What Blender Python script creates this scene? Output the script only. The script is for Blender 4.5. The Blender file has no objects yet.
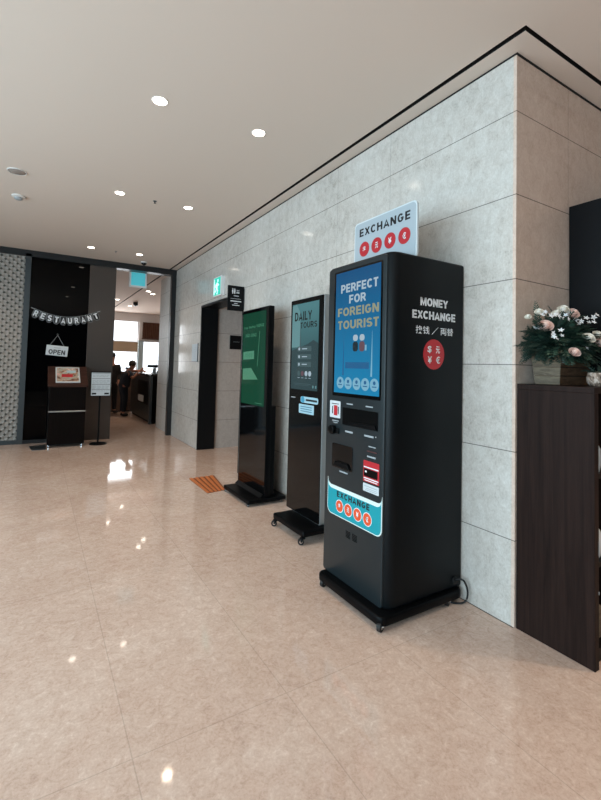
import bpy, bmesh, math, random
from mathutils import Vector, Matrix
random.seed(7)
S = bpy.context.scene
COL = S.collection

# ------------------------------------------------------------------ camera, world, light, exposure
def camera():
    F, yaw, pit, rol, cx, cy = 429.932, -0.545370, 0.041143, 0.025495, 298.431, 348.897
    f = Vector((-math.sin(yaw)*math.cos(pit), math.cos(yaw)*math.cos(pit), math.sin(pit)))
    r = Vector((math.cos(yaw), math.sin(yaw), 0)); u = r.cross(f)
    r2 = math.cos(rol)*r + math.sin(rol)*u; u2 = -math.sin(rol)*r + math.cos(rol)*u
    cam = bpy.data.cameras.new('camera'); o = bpy.data.objects.new('camera', cam); COL.objects.link(o)
    m = Matrix((r2, u2, -f)).transposed().to_4x4(); m.translation = (-2.374, -1.480, 1.45)
    o.matrix_world = m
    cam.sensor_fit = 'HORIZONTAL'; cam.sensor_width = 36; cam.lens = 36*F/601
    cam.shift_x = (300.5-cx)/601; cam.shift_y = (cy-400)/601
    cam.clip_start = .05; cam.clip_end = 200
    S.camera = o
camera()
S.view_settings.view_transform = 'Standard'; S.view_settings.look = 'None'
S.view_settings.exposure = -0.03; S.view_settings.gamma = 1.0; S.view_settings.use_curve_mapping = False
S.cycles.use_denoising = True
S.cycles.max_bounces = 8; S.cycles.diffuse_bounces = 5; S.cycles.sample_clamp_indirect = 4

W = bpy.data.worlds.new('sky'); S.world = W; W.use_nodes = True
bg = W.node_tree.nodes['Background']; bg.inputs[0].default_value = (.86, .93, 1, 1); bg.inputs[1].default_value = 2.6

def area(name, loc, size, power, color, direction):
    l = bpy.data.lights.new(name, 'AREA'); l.shape = 'RECTANGLE'; l.size, l.size_y = size
    l.energy = power; l.color = color
    o = bpy.data.objects.new(name, l); COL.objects.link(o); o.location = loc
    o.rotation_euler = Vector(direction).to_track_quat('-Z', 'Y').to_euler()
    return o
DAY = (.52, .83, 1.0)
area('daylight', (-6.62, -1.2, 1.6), (9.6, 2.5), 430, DAY, (1, 0, -.05))     # lobby side windows
area('daylight', (0.0, 16.9, 1.9), (5.6, 2.4), 260, (.95, .98, 1), (0, -1, -.1))     # restaurant windows
WARM = (1.0, .78, .58)

# ------------------------------------------------------------------ helpers
def lin(h):
    h = h.lstrip('#'); c = [int(h[i:i+2], 16)/255 for i in (0, 2, 4)]
    return tuple(x/12.92 if x <= .04045 else ((x+.055)/1.055)**2.4 for x in c) + (1,)

def mat(name, color, rough=.5, metal=0, spec=.5, emit=None, strength=0, coat=0, noise=0, nscale=40, bump=0):
    m = bpy.data.materials.new(name); m.use_nodes = True
    nt = m.node_tree; b = nt.nodes['Principled BSDF']
    c = lin(color) if isinstance(color, str) else tuple(color)+(1,)
    b.inputs['Base Color'].default_value = c; b.inputs['Roughness'].default_value = rough
    b.inputs['Metallic'].default_value = metal; b.inputs['Specular IOR Level'].default_value = spec
    b.inputs['Coat Weight'].default_value = coat; b.inputs['Coat Roughness'].default_value = .03
    if emit:
        b.inputs['Emission Color'].default_value = lin(emit); b.inputs['Emission Strength'].default_value = strength
    if noise or bump:
        tc = nt.nodes.new('ShaderNodeTexCoord'); n = nt.nodes.new('ShaderNodeTexNoise')
        n.inputs['Scale'].default_value = nscale; n.inputs['Detail'].default_value = 6
        nt.links.new(tc.outputs['Object'], n.inputs['Vector'])
        if noise:
            mx = nt.nodes.new('ShaderNodeMix'); mx.data_type = 'RGBA'
            mx.inputs[6].default_value = tuple(x*(1-noise) for x in c[:3])+(1,)
            mx.inputs[7].default_value = tuple(min(1, x*(1+noise)) for x in c[:3])+(1,)
            nt.links.new(n.outputs['Fac'], mx.inputs[0]); nt.links.new(mx.outputs[2], b.inputs['Base Color'])
        if bump:
            bp = nt.nodes.new('ShaderNodeBump'); bp.inputs['Strength'].default_value = bump; bp.inputs['Distance'].default_value = .01
            nt.links.new(n.outputs['Fac'], bp.inputs['Height']); nt.links.new(bp.outputs[0], b.inputs['Normal'])
    return m

class NT:
    """small node-tree writer"""
    def __init__(s, name):
        s.m = bpy.data.materials.new(name); s.m.use_nodes = True; s.nt = s.m.node_tree
        s.b = s.nt.nodes['Principled BSDF']; s.tc = s.nt.nodes.new('ShaderNodeTexCoord')
        sp = s.nt.nodes.new('ShaderNodeSeparateXYZ'); s.link(s.tc.outputs['Object'], sp.inputs[0]); s.xyz = sp.outputs
    def link(s, a, b): s.nt.links.new(a, b)
    def put(s, sock, v):
        if hasattr(v, 'is_output'): s.link(v, sock)
        else: sock.default_value = v
    def math(s, op, a, b=0.0, c=0.0):
        n = s.nt.nodes.new('ShaderNodeMath'); n.operation = op
        s.put(n.inputs[0], a); s.put(n.inputs[1], b); s.put(n.inputs[2], c); return n.outputs[0]
    def noise(s, scale, detail=5, rough=.55, dist=0, vec=None):
        n = s.nt.nodes.new('ShaderNodeTexNoise'); n.inputs['Scale'].default_value = scale; n.inputs['Detail'].default_value = detail
        n.inputs['Roughness'].default_value = rough; n.inputs['Distortion'].default_value = dist
        s.link(vec or s.tc.outputs['Object'], n.inputs['Vector']); return n.outputs['Fac']
    def mapping(s, scale=(1, 1, 1), rot=(0, 0, 0)):
        n = s.nt.nodes.new('ShaderNodeMapping'); n.inputs['Scale'].default_value = scale; n.inputs['Rotation'].default_value = rot
        s.link(s.tc.outputs['Object'], n.inputs['Vector']); return n.outputs[0]
    def ramp(s, fac, stops):
        n = s.nt.nodes.new('ShaderNodeValToRGB'); e = n.color_ramp.elements
        while len(e) < len(stops): e.new(.5)
        for el, (p, c) in zip(e, stops): el.position = p; el.color = lin(c) if isinstance(c, str) else c
        s.link(fac, n.inputs[0]); return n.outputs[0]
    def mix(s, fac, a, b, mode='MIX'):
        n = s.nt.nodes.new('ShaderNodeMix'); n.data_type = 'RGBA'; n.blend_type = mode
        s.put(n.inputs[0], fac)
        for i, v in ((6, a), (7, b)):
            s.put(n.inputs[i], lin(v) if isinstance(v, str) else v)
        return n.outputs[2]
    def line(s, coord, off, sp, half):
        """1 on a joint of half-width `half` at off + k*sp"""
        t = s.math('FRACT', s.math('DIVIDE', s.math('SUBTRACT', coord, off - sp/2), sp))
        d = s.math('MULTIPLY', s.math('ABSOLUTE', s.math('SUBTRACT', t, .5)), sp)
        return s.math('LESS_THAN', d, half)
    def bump(s, h, strength, dist=.01):
        n = s.nt.nodes.new('ShaderNodeBump'); n.inputs['Strength'].default_value = strength; n.inputs['Distance'].default_value = dist
        s.link(h, n.inputs['Height']); s.link(n.outputs[0], s.b.inputs['Normal'])
    def out(s, color=None, rough=None, spec=None):
        if color is not None: s.put(s.b.inputs['Base Color'], color)
        if rough is not None: s.put(s.b.inputs['Roughness'], rough)
        if spec is not None: s.b.inputs['Specular IOR Level'].default_value = spec
        return s.m

def rrect(a0, a1, b0, b1, r=.01, n=5):
    p = []
    for cx, cy, s in ((a1-r, b1-r, 0), (a0+r, b1-r, 90), (a0+r, b0+r, 180), (a1-r, b0+r, 270)):
        for k in range(n+1):
            t = math.radians(s+90*k/n); p.append((cx+r*math.cos(t), cy+r*math.sin(t)))
    return p
def circ(a, b, r, n=24, r2=None):
    return [(a+r*math.cos(2*math.pi*k/n), b+(r2 or r)*math.sin(2*math.pi*k/n)) for k in range(n)]

class MB:
    def __init__(s): s.bm = bmesh.new()
    def _merge(s, b):
        me = bpy.data.meshes.new('t'); b.to_mesh(me); b.free(); s.bm.from_mesh(me); bpy.data.meshes.remove(me)
    def box(s, x0, x1, y0, y1, z0, z1, bev=0, seg=2):
        b = bmesh.new(); bmesh.ops.create_cube(b, size=1)
        for v in b.verts:
            v.co = Vector(((x0+x1)/2+v.co.x*(x1-x0), (y0+y1)/2+v.co.y*(y1-y0), (z0+z1)/2+v.co.z*(z1-z0)))
        if bev: bmesh.ops.bevel(b, geom=list(b.edges), offset=bev, segments=seg, affect='EDGES', profile=.5)
        s._merge(b); return s
    def prism(s, pts, axis, a, b_, bev=0, seg=2):
        """extrude 2-D outline along axis ('x': pts are y,z; 'y': x,z; 'z': x,y)"""
        def P(p, t): return {'x': (t, p[0], p[1]), 'y': (p[0], t, p[1]), 'z': (p[0], p[1], t)}[axis]
        b = bmesh.new(); A = [b.verts.new(P(p, a)) for p in pts]; B = [b.verts.new(P(p, b_)) for p in pts]
        b.faces.new(A); b.faces.new(B[::-1])
        for i in range(len(pts)):
            j = (i+1) % len(pts); b.faces.new((A[j], A[i], B[i], B[j]))
        bmesh.ops.recalc_face_normals(b, faces=b.faces)
        if bev:
            ed = [e for e in b.edges if (e.verts[0] in A) == (e.verts[1] in A)]
            bmesh.ops.bevel(b, geom=ed, offset=bev, segments=seg, affect='EDGES', profile=.5)
        s._merge(b); return s
    def tube(s, path, r, n=10, closed=False, r_end=None):
        P = [Vector(p) for p in path]; b = bmesh.new(); rings = []
        for i, p in enumerate(P):
            t = (P[min(i+1, len(P)-1)] - P[max(i-1, 0)]).normalized()
            a = Vector((0, 0, 1)) if abs(t.z) < .9 else Vector((1, 0, 0))
            u = t.cross(a).normalized(); w = t.cross(u)
            rr = r if r_end is None else r+(r_end-r)*i/(len(P)-1)
            rings.append([b.verts.new(p+rr*(math.cos(2*math.pi*k/n)*u+math.sin(2*math.pi*k/n)*w)) for k in range(n)])
        for i in range(len(P)-1):
            for k in range(n):
                b.faces.new((rings[i][k], rings[i][(k+1) % n], rings[i+1][(k+1) % n], rings[i+1][k]))
        b.faces.new(rings[0]); b.faces.new(rings[-1][::-1])
        bmesh.ops.recalc_face_normals(b, faces=b.faces); s._merge(b); return s
    def lathe(s, prof, cx, cy, n=28, caps=True):
        """prof: list of (radius, z)"""
        b = bmesh.new(); rings = []
        for r, z in prof:
            rings.append([b.verts.new((cx+max(r, 1e-4)*math.cos(2*math.pi*k/n), cy+max(r, 1e-4)*math.sin(2*math.pi*k/n), z)) for k in range(n)])
        for i in range(len(prof)-1):
            for k in range(n):
                b.faces.new((rings[i][k], rings[i][(k+1) % n], rings[i+1][(k+1) % n], rings[i+1][k]))
        if caps: b.faces.new(rings[0]); b.faces.new(rings[-1][::-1])
        bmesh.ops.recalc_face_normals(b, faces=b.faces); s._merge(b); return s
    def ball(s, c, r, sub=2, sc=(1, 1, 1)):
        b = bmesh.new(); bmesh.ops.create_icosphere(b, subdivisions=sub, radius=r)
        for v in b.verts: v.co = Vector((c[0]+v.co.x*sc[0], c[1]+v.co.y*sc[1], c[2]+v.co.z*sc[2]))
        s._merge(b); return s
    def quad(s, *P):
        s.bm.faces.new([s.bm.verts.new(p) for p in P]); return s
    def build(s, name, m, parent=None, smooth=False, kind=None, label=None):
        me = bpy.data.meshes.new(name); o = bpy.data.objects.new(name, me); COL.objects.link(o)
        off = Vector((0, 0, 0)); p = parent
        while p is not None: off += p.location; p = p.parent
        if parent is not None: bmesh.ops.translate(s.bm, verts=s.bm.verts, vec=-off); o.parent = parent
        if smooth:
            for f in s.bm.faces: f.smooth = True
            for e in s.bm.edges:
                if len(e.link_faces) == 2 and e.calc_face_angle(0) > .7: e.smooth = False
        s.bm.to_mesh(me); s.bm.free()
        me.materials.append(m)
        if kind: o['kind'] = kind
        if label: o['label'] = label
        return o

def tag(o, label, cat, group=None):
    o['label'] = label; o['category'] = cat
    if group: o['group'] = group
    return o
def thing(name, label, cat, loc, group=None):
    o = bpy.data.objects.new(name, None); COL.objects.link(o); o.location = loc; o.empty_display_size = .1
    return tag(o, label, cat, group)
def struct(name, mb, m, parent=None): return mb.build(name, m, parent, kind='structure' if parent is None else None)

def text_mb(body, h0, h1, v0, v1, facing, depth, bold=.02, th=.001, space=1.0):
    """letters fitted to a rectangle. facing 'W': plane x=depth, h runs along -y (h0 = left = larger y); 'S': plane y=depth, h along +x"""
    c = bpy.data.curves.new('txt', 'FONT'); c.body = body; c.align_x = 'CENTER'; c.offset = bold; c.space_character = space; c.resolution_u = 4
    o = bpy.data.objects.new('txt', c); COL.objects.link(o)
    dg = bpy.context.evaluated_depsgraph_get(); me = bpy.data.meshes.new_from_object(o.evaluated_get(dg))
    bpy.data.objects.remove(o); bpy.data.curves.remove(c)
    mb = MB(); mb.bm.from_mesh(me); bpy.data.meshes.remove(me)
    xs = [v.co.x for v in mb.bm.verts]; ys = [v.co.y for v in mb.bm.verts]
    a, b, d, e = min(xs), max(xs), min(ys), max(ys)
    for v in mb.bm.verts:
        t = (v.co.x-a)/(b-a); q = (v.co.y-d)/(e-d); h = h0+(h1-h0)*t; w = v0+(v1-v0)*q
        v.co = Vector((depth, h, w)) if facing == 'W' else Vector((h, depth, w))
    r = bmesh.ops.extrude_face_region(mb.bm, geom=list(mb.bm.faces))
    vs = [g for g in r['geom'] if isinstance(g, bmesh.types.BMVert)]
    bmesh.ops.translate(mb.bm, verts=vs, vec=(-th, 0, 0) if facing == 'W' else (0, -th, 0))
    bmesh.ops.recalc_face_normals(mb.bm, faces=mb.bm.faces)
    return mb

def arc(cx, cy, rx, ry, a0, a1, n=10):
    return [(cx+rx*math.cos(math.radians(a0+(a1-a0)*k/n)), cy+ry*math.sin(math.radians(a0+(a1-a0)*k/n))) for k in range(n+1)]
def glyph(ch):
    """centre lines of a grotesque capital, cap height 1: (advance, strokes)"""
    h = .1; t = .9
    if ch == ' ': return .4, []
    G = {'A': (.74, [[(.06, 0), (.37, 1), (.68, 0)], [(.18, .28), (.56, .28)]]),
         'C': (.72, [arc(.37, .5, .27, .4, 42, 318, 16)]), 'D': (.72, [[(.10, 0), (.10, 1)], [(.10, t), (.34, t)]+arc(.34, .5, .28, .4, 90, -90, 12)+[(.10, h)]]),
         'E': (.62, [[(.10, 0), (.10, 1)], [(.10, t), (.60, t)], [(.10, .5), (.56, .5)], [(.10, h), (.60, h)]]),
         'F': (.60, [[(.10, 0), (.10, 1)], [(.10, t), (.58, t)], [(.10, .48), (.53, .48)]]),
         'G': (.76, [arc(.37, .5, .27, .4, 42, 345, 16)+[(.63, .46), (.40, .46)]]),
         'H': (.72, [[(.10, 0), (.10, 1)], [(.62, 0), (.62, 1)], [(.10, .5), (.62, .5)]]), 'I': (.24, [[(.12, 0), (.12, 1)]]),
         'L': (.58, [[(.10, 1), (.10, h), (.56, h)]]), 'M': (.86, [[(.10, 0), (.10, 1)], [(.76, 0), (.76, 1)], [(.12, .95), (.43, .12), (.74, .95)]]),
         'N': (.72, [[(.10, 0), (.10, 1)], [(.62, 0), (.62, 1)], [(.12, .95), (.60, .05)]]), 'O': (.78, [arc(.39, .5, .29, .4, 0, 360, 20)]),
         'P': (.66, [[(.10, 0), (.10, 1)], [(.10, t), (.36, t)]+arc(.36, .67, .20, .23, 90, -90, 9)+[(.10, .44)]]),
         'R': (.70, [[(.10, 0), (.10, 1)], [(.10, t), (.36, t)]+arc(.36, .68, .20, .22, 90, -90, 9)+[(.10, .46)], [(.38, .46), (.62, 0)]]),
         'S': (.66, [arc(.33, .695, .23, .205, 25, 270, 10)+arc(.33, .295, .235, .195, 90, -155, 10)]),
         'T': (.62, [[(.02, t), (.60, t)], [(.31, 0), (.31, t)]]), 'U': (.72, [[(.10, 1), (.10, .36)]+arc(.36, .36, .26, .26, 180, 360, 10)+[(.62, 1)]]),
         'X': (.70, [[(.08, 0), (.62, 1)], [(.08, 1), (.62, 0)]]), 'Y': (.70, [[(.06, 1), (.35, .45), (.64, 1)], [(.35, 0), (.35, .48)]])}
    return G[ch]
def block_mb(body, h0, h1, v0, v1, facing, depth, wt=.19, th=.001, gap=.10):
    """bold capitals fitted to a rectangle (same arguments as text_mb)"""
    mb = MB(); X = 0; polys = []
    for ch in body:
        adv, st = glyph(ch)
        for P in st:
            closed = len(P) > 4 and abs(P[0][0]-P[-1][0])+abs(P[0][1]-P[-1][1]) < 1e-6
            L, R = [], []; n = len(P)
            for k in range(n):
                a_ = Vector(P[k-1] if k else (P[-2] if closed else P[0])); b_ = Vector(P[k]); c_ = Vector(P[k+1] if k < n-1 else (P[1] if closed else P[-1]))
                d0 = (b_-a_); d1 = (c_-b_)
                d0 = d0.normalized() if d0.length > 1e-6 else d1.normalized(); d1 = d1.normalized() if d1.length > 1e-6 else d0
                n0 = Vector((-d0.y, d0.x)); n1 = Vector((-d1.y, d1.x)); m_ = (n0+n1).normalized(); sc_ = min(1/max(m_.dot(n0), .2), 1.9)
                L.append(b_+m_*wt/2*sc_); R.append(b_-m_*wt/2*sc_)
            for k in range(n-1): polys.append([(X+q.x, min(1, max(0, q.y))) for q in (L[k], R[k], R[k+1], L[k+1])])
        X += adv+gap
    xs = [p[0] for q in polys for p in q]; a, b = min(xs), max(xs)
    for q in polys:
        pts = [(h0+(h1-h0)*(p[0]-a)/(b-a), v0+(v1-v0)*p[1]) for p in q]
        if abs(sum(pts[k][0]*pts[(k+1) % 4][1]-pts[(k+1) % 4][0]*pts[k][1] for k in range(4))) < 1e-9: continue
        mb.prism(pts, 'x' if facing == 'W' else 'y', depth-th, depth)
    return mb

# ------------------------------------------------------------------ materials
def floor_mat():
    n = NT('beige marble'); x, y, z = n.xyz
    big = n.noise(.9, 4, .6, 1.5); vein = n.noise(19, 8, .74, .9); fine = n.noise(75, 6, .75, .5)
    v = n.math('ADD', n.math('MULTIPLY', big, .22), n.math('ADD', n.math('MULTIPLY', vein, .44), n.math('MULTIPLY', fine, .34)))
    c = n.ramp(v, [(.36, '#b89b8b'), (.46, '#d1b5a5'), (.54, '#dcc4b5'), (.64, '#efddd1')])
    tile = n.nt.nodes.new('ShaderNodeTexWhiteNoise'); tile.noise_dimensions = '2D'
    cb = n.nt.nodes.new('ShaderNodeCombineXYZ')
    n.link(n.math('FLOOR', n.math('DIVIDE', n.math('ADD', x, 2.013), .65)), cb.inputs[0])
    n.link(n.math('FLOOR', n.math('DIVIDE', n.math('SUBTRACT', y, .213), .707)), cb.inputs[1])
    n.link(cb.outputs[0], tile.inputs['Vector'])
    c = n.mix(n.math('MULTIPLY', tile.outputs['Value'], .10), c, '#a98a78')
    j = n.math('MAXIMUM', n.line(x, -2.013, .65, .0022), n.line(y, .213, 1.414, .0022))
    c = n.mix(n.math('MULTIPLY', j, .24), c, '#7b6558')
    n.bump(n.math('SUBTRACT', n.math('MULTIPLY', vein, .03), n.math('MULTIPLY', j, .25)), .05, .006)
    return n.out(c, n.math('ADD', .03, n.math('MULTIPLY', fine, .04)), .5)
def stone(name, stops, ycol='y', off=1.07, sp=.712, zmin=None, rough=.08):
    n = NT(name); x, y, z = n.xyz
    mp = n.mapping((1, 1, .75)); vein = n.noise(15, 7, .72, .6, mp); fine = n.noise(85, 5, .75, .3, mp); big = n.noise(1.3, 3)
    v = n.math('ADD', n.math('MULTIPLY', vein, .42), n.math('ADD', n.math('MULTIPLY', fine, .36), n.math('MULTIPLY', big, .22)))
    c = n.ramp(v, stops)
    hj = n.line(z, .485, .5042, .0028)
    hc = x if ycol == 'x' else y
    vj = n.math('MULTIPLY', n.line(hc, off, sp, .0022), n.math('GREATER_THAN', hc, .3 if ycol == 'x' else .9))
    c = n.mix(n.math('MULTIPLY', hj, .72), c, '#3a3836'); c = n.mix(n.math('MULTIPLY', vj, .38), c, '#4a4846')
    n.bump(n.math('SUBTRACT', n.math('MULTIPLY', fine, .05), hj), .12, .004)
    return n.out(c, n.math('ADD', rough, n.math('MULTIPLY', vein, .10)), .4)
def wood(name, a, b, rough=.4, scale=(14, 14, .5)):
    n = NT(name); mp = n.mapping(scale); g = n.noise(2.2, 8, .65, 1.2, mp); g2 = n.noise(14, 4, .6, .2, mp)
    return n.out(n.ramp(n.math('ADD', n.math('MULTIPLY', g, .75), n.math('MULTIPLY', g2, .25)), [(.32, a), (.68, b)]), rough, .06)
def lattice_mat():
    n = NT('woven lattice'); x, y, z = n.xyz
    u = n.math('MULTIPLY', n.math('ADD', x, z), 2*math.pi/.115); w = n.math('MULTIPLY', n.math('SUBTRACT', x, z), 2*math.pi/.115)
    a = n.math('SINE', u); b = n.math('SINE', w)
    hole = n.math('MULTIPLY', n.math('GREATER_THAN', a, .3), n.math('GREATER_THAN', b, .3))
    weave = n.math('GREATER_THAN', n.math('MULTIPLY', a, b), 0)
    c = n.mix(n.math('MULTIPLY', weave, .5), '#a09a93', '#8a837c'); c = n.mix(hole, c, '#37332f')
    n.bump(n.math('MAXIMUM', a, b), .5, .02)
    return n.out(c, .5)
M = {}
M['floor'] = floor_mat()
M['wall'] = stone('grey limestone', [(.36, '#a49d95'), (.47, '#c0bab3'), (.56, '#ccc8c2'), (.68, '#dedbd7')])
M['endwall'] = stone('warm lit limestone', [(.34, '#bca595'), (.48, '#cfb9aa'), (.58, '#d9c6b8'), (.72, '#e4d4c8')], 'x', .58, .7)  # pillar end: its warm light is put into the stone colour
M['corridor'] = stone('corridor limestone', [(.34, '#a0948c'), (.5, '#b3a8a0'), (.7, '#c6bcb5')], 'x', .9, .7, rough=.3)
M['ceil'] = mat('ceiling paint', '#d8cbc0', .85, spec=.2)
M['plain'] = mat('plain plaster', '#bdb6b0', .8)
M['white'] = mat('white paint', '#e6e6e6', .6)
M['slot'] = mat('dark slot', '#0b0a0a', .8)
M['steel'] = mat('blue grey steel frame', '#4d5458', .35, .6)
M['bronze'] = mat('bronze metal panel', '#57514e', .32, .55, noise=.06, nscale=3)
M['darkframe'] = mat('dark metal frame', '#2a2c2e', .4, .4)
M['blackglass'] = mat('black glass', '#040405', .015, spec=.13)
M['portal'] = mat('black portal lining', '#101214', .4, spec=.2)
M['machine'] = mat('black painted steel', '#080d10', .42, spec=.16)
M['panel'] = mat('charcoal front panel', '#22292c', .34, .1, spec=.25)
M['base'] = mat('black base steel', '#060709', .4, spec=.1)
M['gloss'] = mat('black gloss panel', '#060607', .06, spec=.35)
M['recess'] = mat('recess black', '#040506', .3, spec=.12)
M['chrome'] = mat('chrome', '#c9ccd0', .15, 1)
M['alu'] = mat('brushed aluminium', '#a9acad', .35, .8)
M['rubber'] = mat('black rubber', '#0c0c0d', .6)
M['red'] = mat('red print', '#b3202a', .4)
M['coral'] = mat('coral print', '#cf4f2c', .4, spec=.2, emit='#e0614a', strength=.12)
M['inkw'] = mat('white print', '#dfe3e6', .45)
M['inkg'] = mat('grey print', '#9aa0a4', .5)
M['inkb'] = mat('black print', '#101216', .5)
M['paper'] = mat('white card', '#c4cacd', .55)
M['signboard'] = mat('pale blue acrylic', '#a3aeb5', .35, spec=.25)
M['signedge'] = mat('white acrylic edge', '#c6d0d4', .3)
M['espresso'] = wood('espresso veneer', '#1a1210', '#2e211d', .45)
M['darkwood'] = wood('dark walnut', '#0c0908', '#161110', .35)
M['topwood'] = wood('reddish walnut', '#2b1c18', '#4a332c', .3, (.6, 14, 14))
M['tallblack'] = mat('black laminate', '#0b0c0f', .5, spec=.15)
M['planter'] = wood('lit weathered planter wood', '#4a4038', '#7f7362', .7, (3, 3, 22))  # paler than the box wood, to carry window light on the left end
M['planterdark'] = wood('brown planter wood', '#3a2b21', '#6b5442', .7, (3, 3, 22))
M['leaf'] = mat('dark green leaf', '#1c3229', .55, noise=.4, nscale=25)
M['leaf2'] = mat('mid green leaf', '#2c4638', .55, noise=.3, nscale=25)
M['rosep'] = mat('blush rose petal', '#e6c8bd', .6, noise=.12, nscale=30)
M['rosew'] = mat('cream rose petal', '#e8e4da', .6, noise=.08, nscale=30)
M['bloss'] = mat('white blossom', '#e6e8ea', .6)
M['cardslot'] = mat('dark red slot', '#4a2424', .4)
M['stamen'] = mat('yellow stamen', '#b99d4a', .7)
M['orange'] = mat('orange tactile rubber', '#c8733c', .55, noise=.1, nscale=60)
M['orangerib'] = mat('brown tactile groove', '#7d3f1f', .6)
M['lamp'] = mat('lamp disc', '#ffffff', .5, emit='#fff2e2', strength=14)
M['lamprim'] = mat('lamp rim', '#d8d5d1', .5)
M['exit'] = mat('lit exit sign', '#1aa58f', .4, emit='#2ac4b0', strength=.75)
M['exitw'] = mat('lit exit pictogram', '#d8fff8', .4, emit='#c6f4ee', strength=.8)
M['exitcyan'] = mat('lit cyan sign', '#4fb9c4', .4, emit='#4fb3bf', strength=.5)
M['lattice'] = lattice_mat()
M['skin'] = mat('skin', '#b07a63', .5)
M['hair'] = mat('black hair', '#0e0c0b', .5)
M['clothblack'] = mat('black cloth', '#141418', .8)
M['clothnavy'] = mat('navy cloth', '#1c2836', .8)
M['counter'] = mat('teal grey counter panel', '#3c474b', .3, .5)
M['countertop'] = mat('black countertop', '#0d0e10', .25)
M['deskwood'] = wood('brown desk veneer', '#54453e', '#6e5d54', .45)
M['blind'] = mat('beige roller blind', '#b9a68e', .8)
M['valance'] = wood('brown slatted wood', '#3f2a22', '#7b5949', .5)
M['column'] = mat('pale blue column', '#a9c0c9', .5)

def screen_mat(name, top, bottom, z0, z1, strength, spec=.4):
    """a lit display whose picture runs from one colour to another"""
    n = NT(name); x, y, z = n.xyz
    t = n.math('DIVIDE', n.math('SUBTRACT', z, z0), z1-z0)
    c = n.mix(t, bottom, top)
    n.link(c, n.b.inputs['Emission Color']); n.b.inputs['Emission Strength'].default_value = strength
    n.b.inputs['Base Color'].default_value = (.01, .01, .01, 1); n.b.inputs['Roughness'].default_value = .08
    n.b.inputs['Specular IOR Level'].default_value = spec
    return n.m
def glow(name, c, s=.9): return mat(name, (.01, .01, .01), .2, emit=c, strength=s*.85)
M['sc_white'] = glow('screen white', '#bcd3e2', .85)
M['sc_gold'] = glow('screen khaki', '#a9ad92', .8)
M['sc_dark'] = glow('screen dark', '#12303f', .6)
M['sc_maroon'] = glow('screen maroon', '#7a5a66', .7)
M['sc_cyan'] = glow('screen cyan', '#86c3df', .9)
M['sc_deepblue'] = glow('screen deep blue', '#1d6ea6', .8)
M['sc_paleteal'] = glow('screen pale teal', '#6fa3a8', .8)
M['sc_slate'] = glow('screen slate', '#2c4a50', .8)
M['sc_slate2'] = glow('screen slate band', '#49666b', .8)
M['sc_ink'] = glow('screen ink', '#0f2226', .5)
M['sc_paleg'] = glow('screen pale green', '#4f9a78', .8)
M['sc_textg'] = glow('screen green text', '#3f8f6c', .8)
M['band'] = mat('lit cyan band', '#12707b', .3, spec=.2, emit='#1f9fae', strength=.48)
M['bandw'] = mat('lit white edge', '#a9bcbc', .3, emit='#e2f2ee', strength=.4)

# ------------------------------------------------------------------ structure
H = 3.36
struct('floor', MB().box(-7, 6, -7.5, 17.2, -.2, 0), M['floor'])
c = MB()
a, b, a2, b2 = -.154, -.119, -.148, -.124     # slot along the wall, slot round the pillar end
c.box(-7, a, b2, 17.2, H, H+.12)                 # main ceiling, with a shadow slot left open along the wall
c.box(-7, 6, -7.5, a2, H, H+.12); c.box(-7, a, a2, b2, H, H+.12)
c.box(b, 6, b2, 17.2, H, H+.12)
struct('ceiling', c, M['ceil'])
t = MB(); t.box(a-.03, b+.03, a2-.03, 17.2, H+.12, H+.16); t.box(a-.03, 6, a2-.03, b2+.03, H+.12, H+.16)
t.box(a-.003, a+.001, b2, 17.2, H+.0005, H+.12); t.box(b-.001, b+.002, b2, 17.2, H+.0005, H+.12); t.box(a, 6, a2-.002, a2+.001, H+.0005, H+.12); t.box(b, 6, b2-.001, b2+.002, H+.0005, H+.12)
struct('trim_1', t, M['slot'])
YF_ = 7.36
w = MB()
w.box(0, .3, .02, 3.90, 0, H); w.box(0, .3, 5.68, YF_, 0, H); w.box(0, .3, 3.90, 5.68, 2.45, H)
struct('wall_right', w, M['wall'])
struct('wall_front', MB().box(.0005, 6, 0, .2, 0, H), M['endwall'])
struct('shadow_gap_strip', MB().box(-.002, .004, -.002, 3.90, H-.012, H).box(-.002, .004, 5.68, 7.3, H-.012, H).box(-.002, .004, 3.9, 5.68, H-.012, H).box(-.002, 6, -.004, .002, H-.014, H), M['slot'])  # dark strips painted in for the shade of the gap under the ceiling
# corridor behind the dark doorway
w = MB(); w.box(.3, 3.0, 5.68, 5.9, 0, 2.9); struct('wall_corridor', w, M['corridor'])
struct('wall_corridor_side', MB().box(.3, 3.0, 3.2, 3.4, 0, 2.9).box(2.8, 3, 3.4, 5.68, 0, 2.9), M['corridor'])
struct('ceiling_corridor', MB().box(.3, 3, 3.2, 5.9, 2.75, 2.9), M['plain'])
# portal lining (dark)
p = MB(); p.box(-.004, .30, 5.645, 5.681, 0, 2.452); p.box(-.004, .30, 3.899, 3.935, 0, 2.452); p.box(-.004, .30, 3.935, 5.645, 2.415, 2.452)
struct('door_1', p, M['portal'])
# unseen sides of the lobby: window walls
w = MB(); w.box(-7, -6.8, -7.5, -6.0, 0, H); w.box(-7, -6.8, 3.6, 7.6, 0, H); w.box(-7, -6.8, -6.0, 3.6, 2.9, H); w.box(-7, -6.8, -6.0, 3.6, 0, .3)
struct('wall_left', w, M['plain'])
w = MB(); w.box(-7, 6, -7.5, -7.3, 0, H)
struct('wall_back', w, M['darkwood'])
struct('wall_east', MB().box(5.8, 6, -7.5, 0, 0, H), M['plain'])
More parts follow.
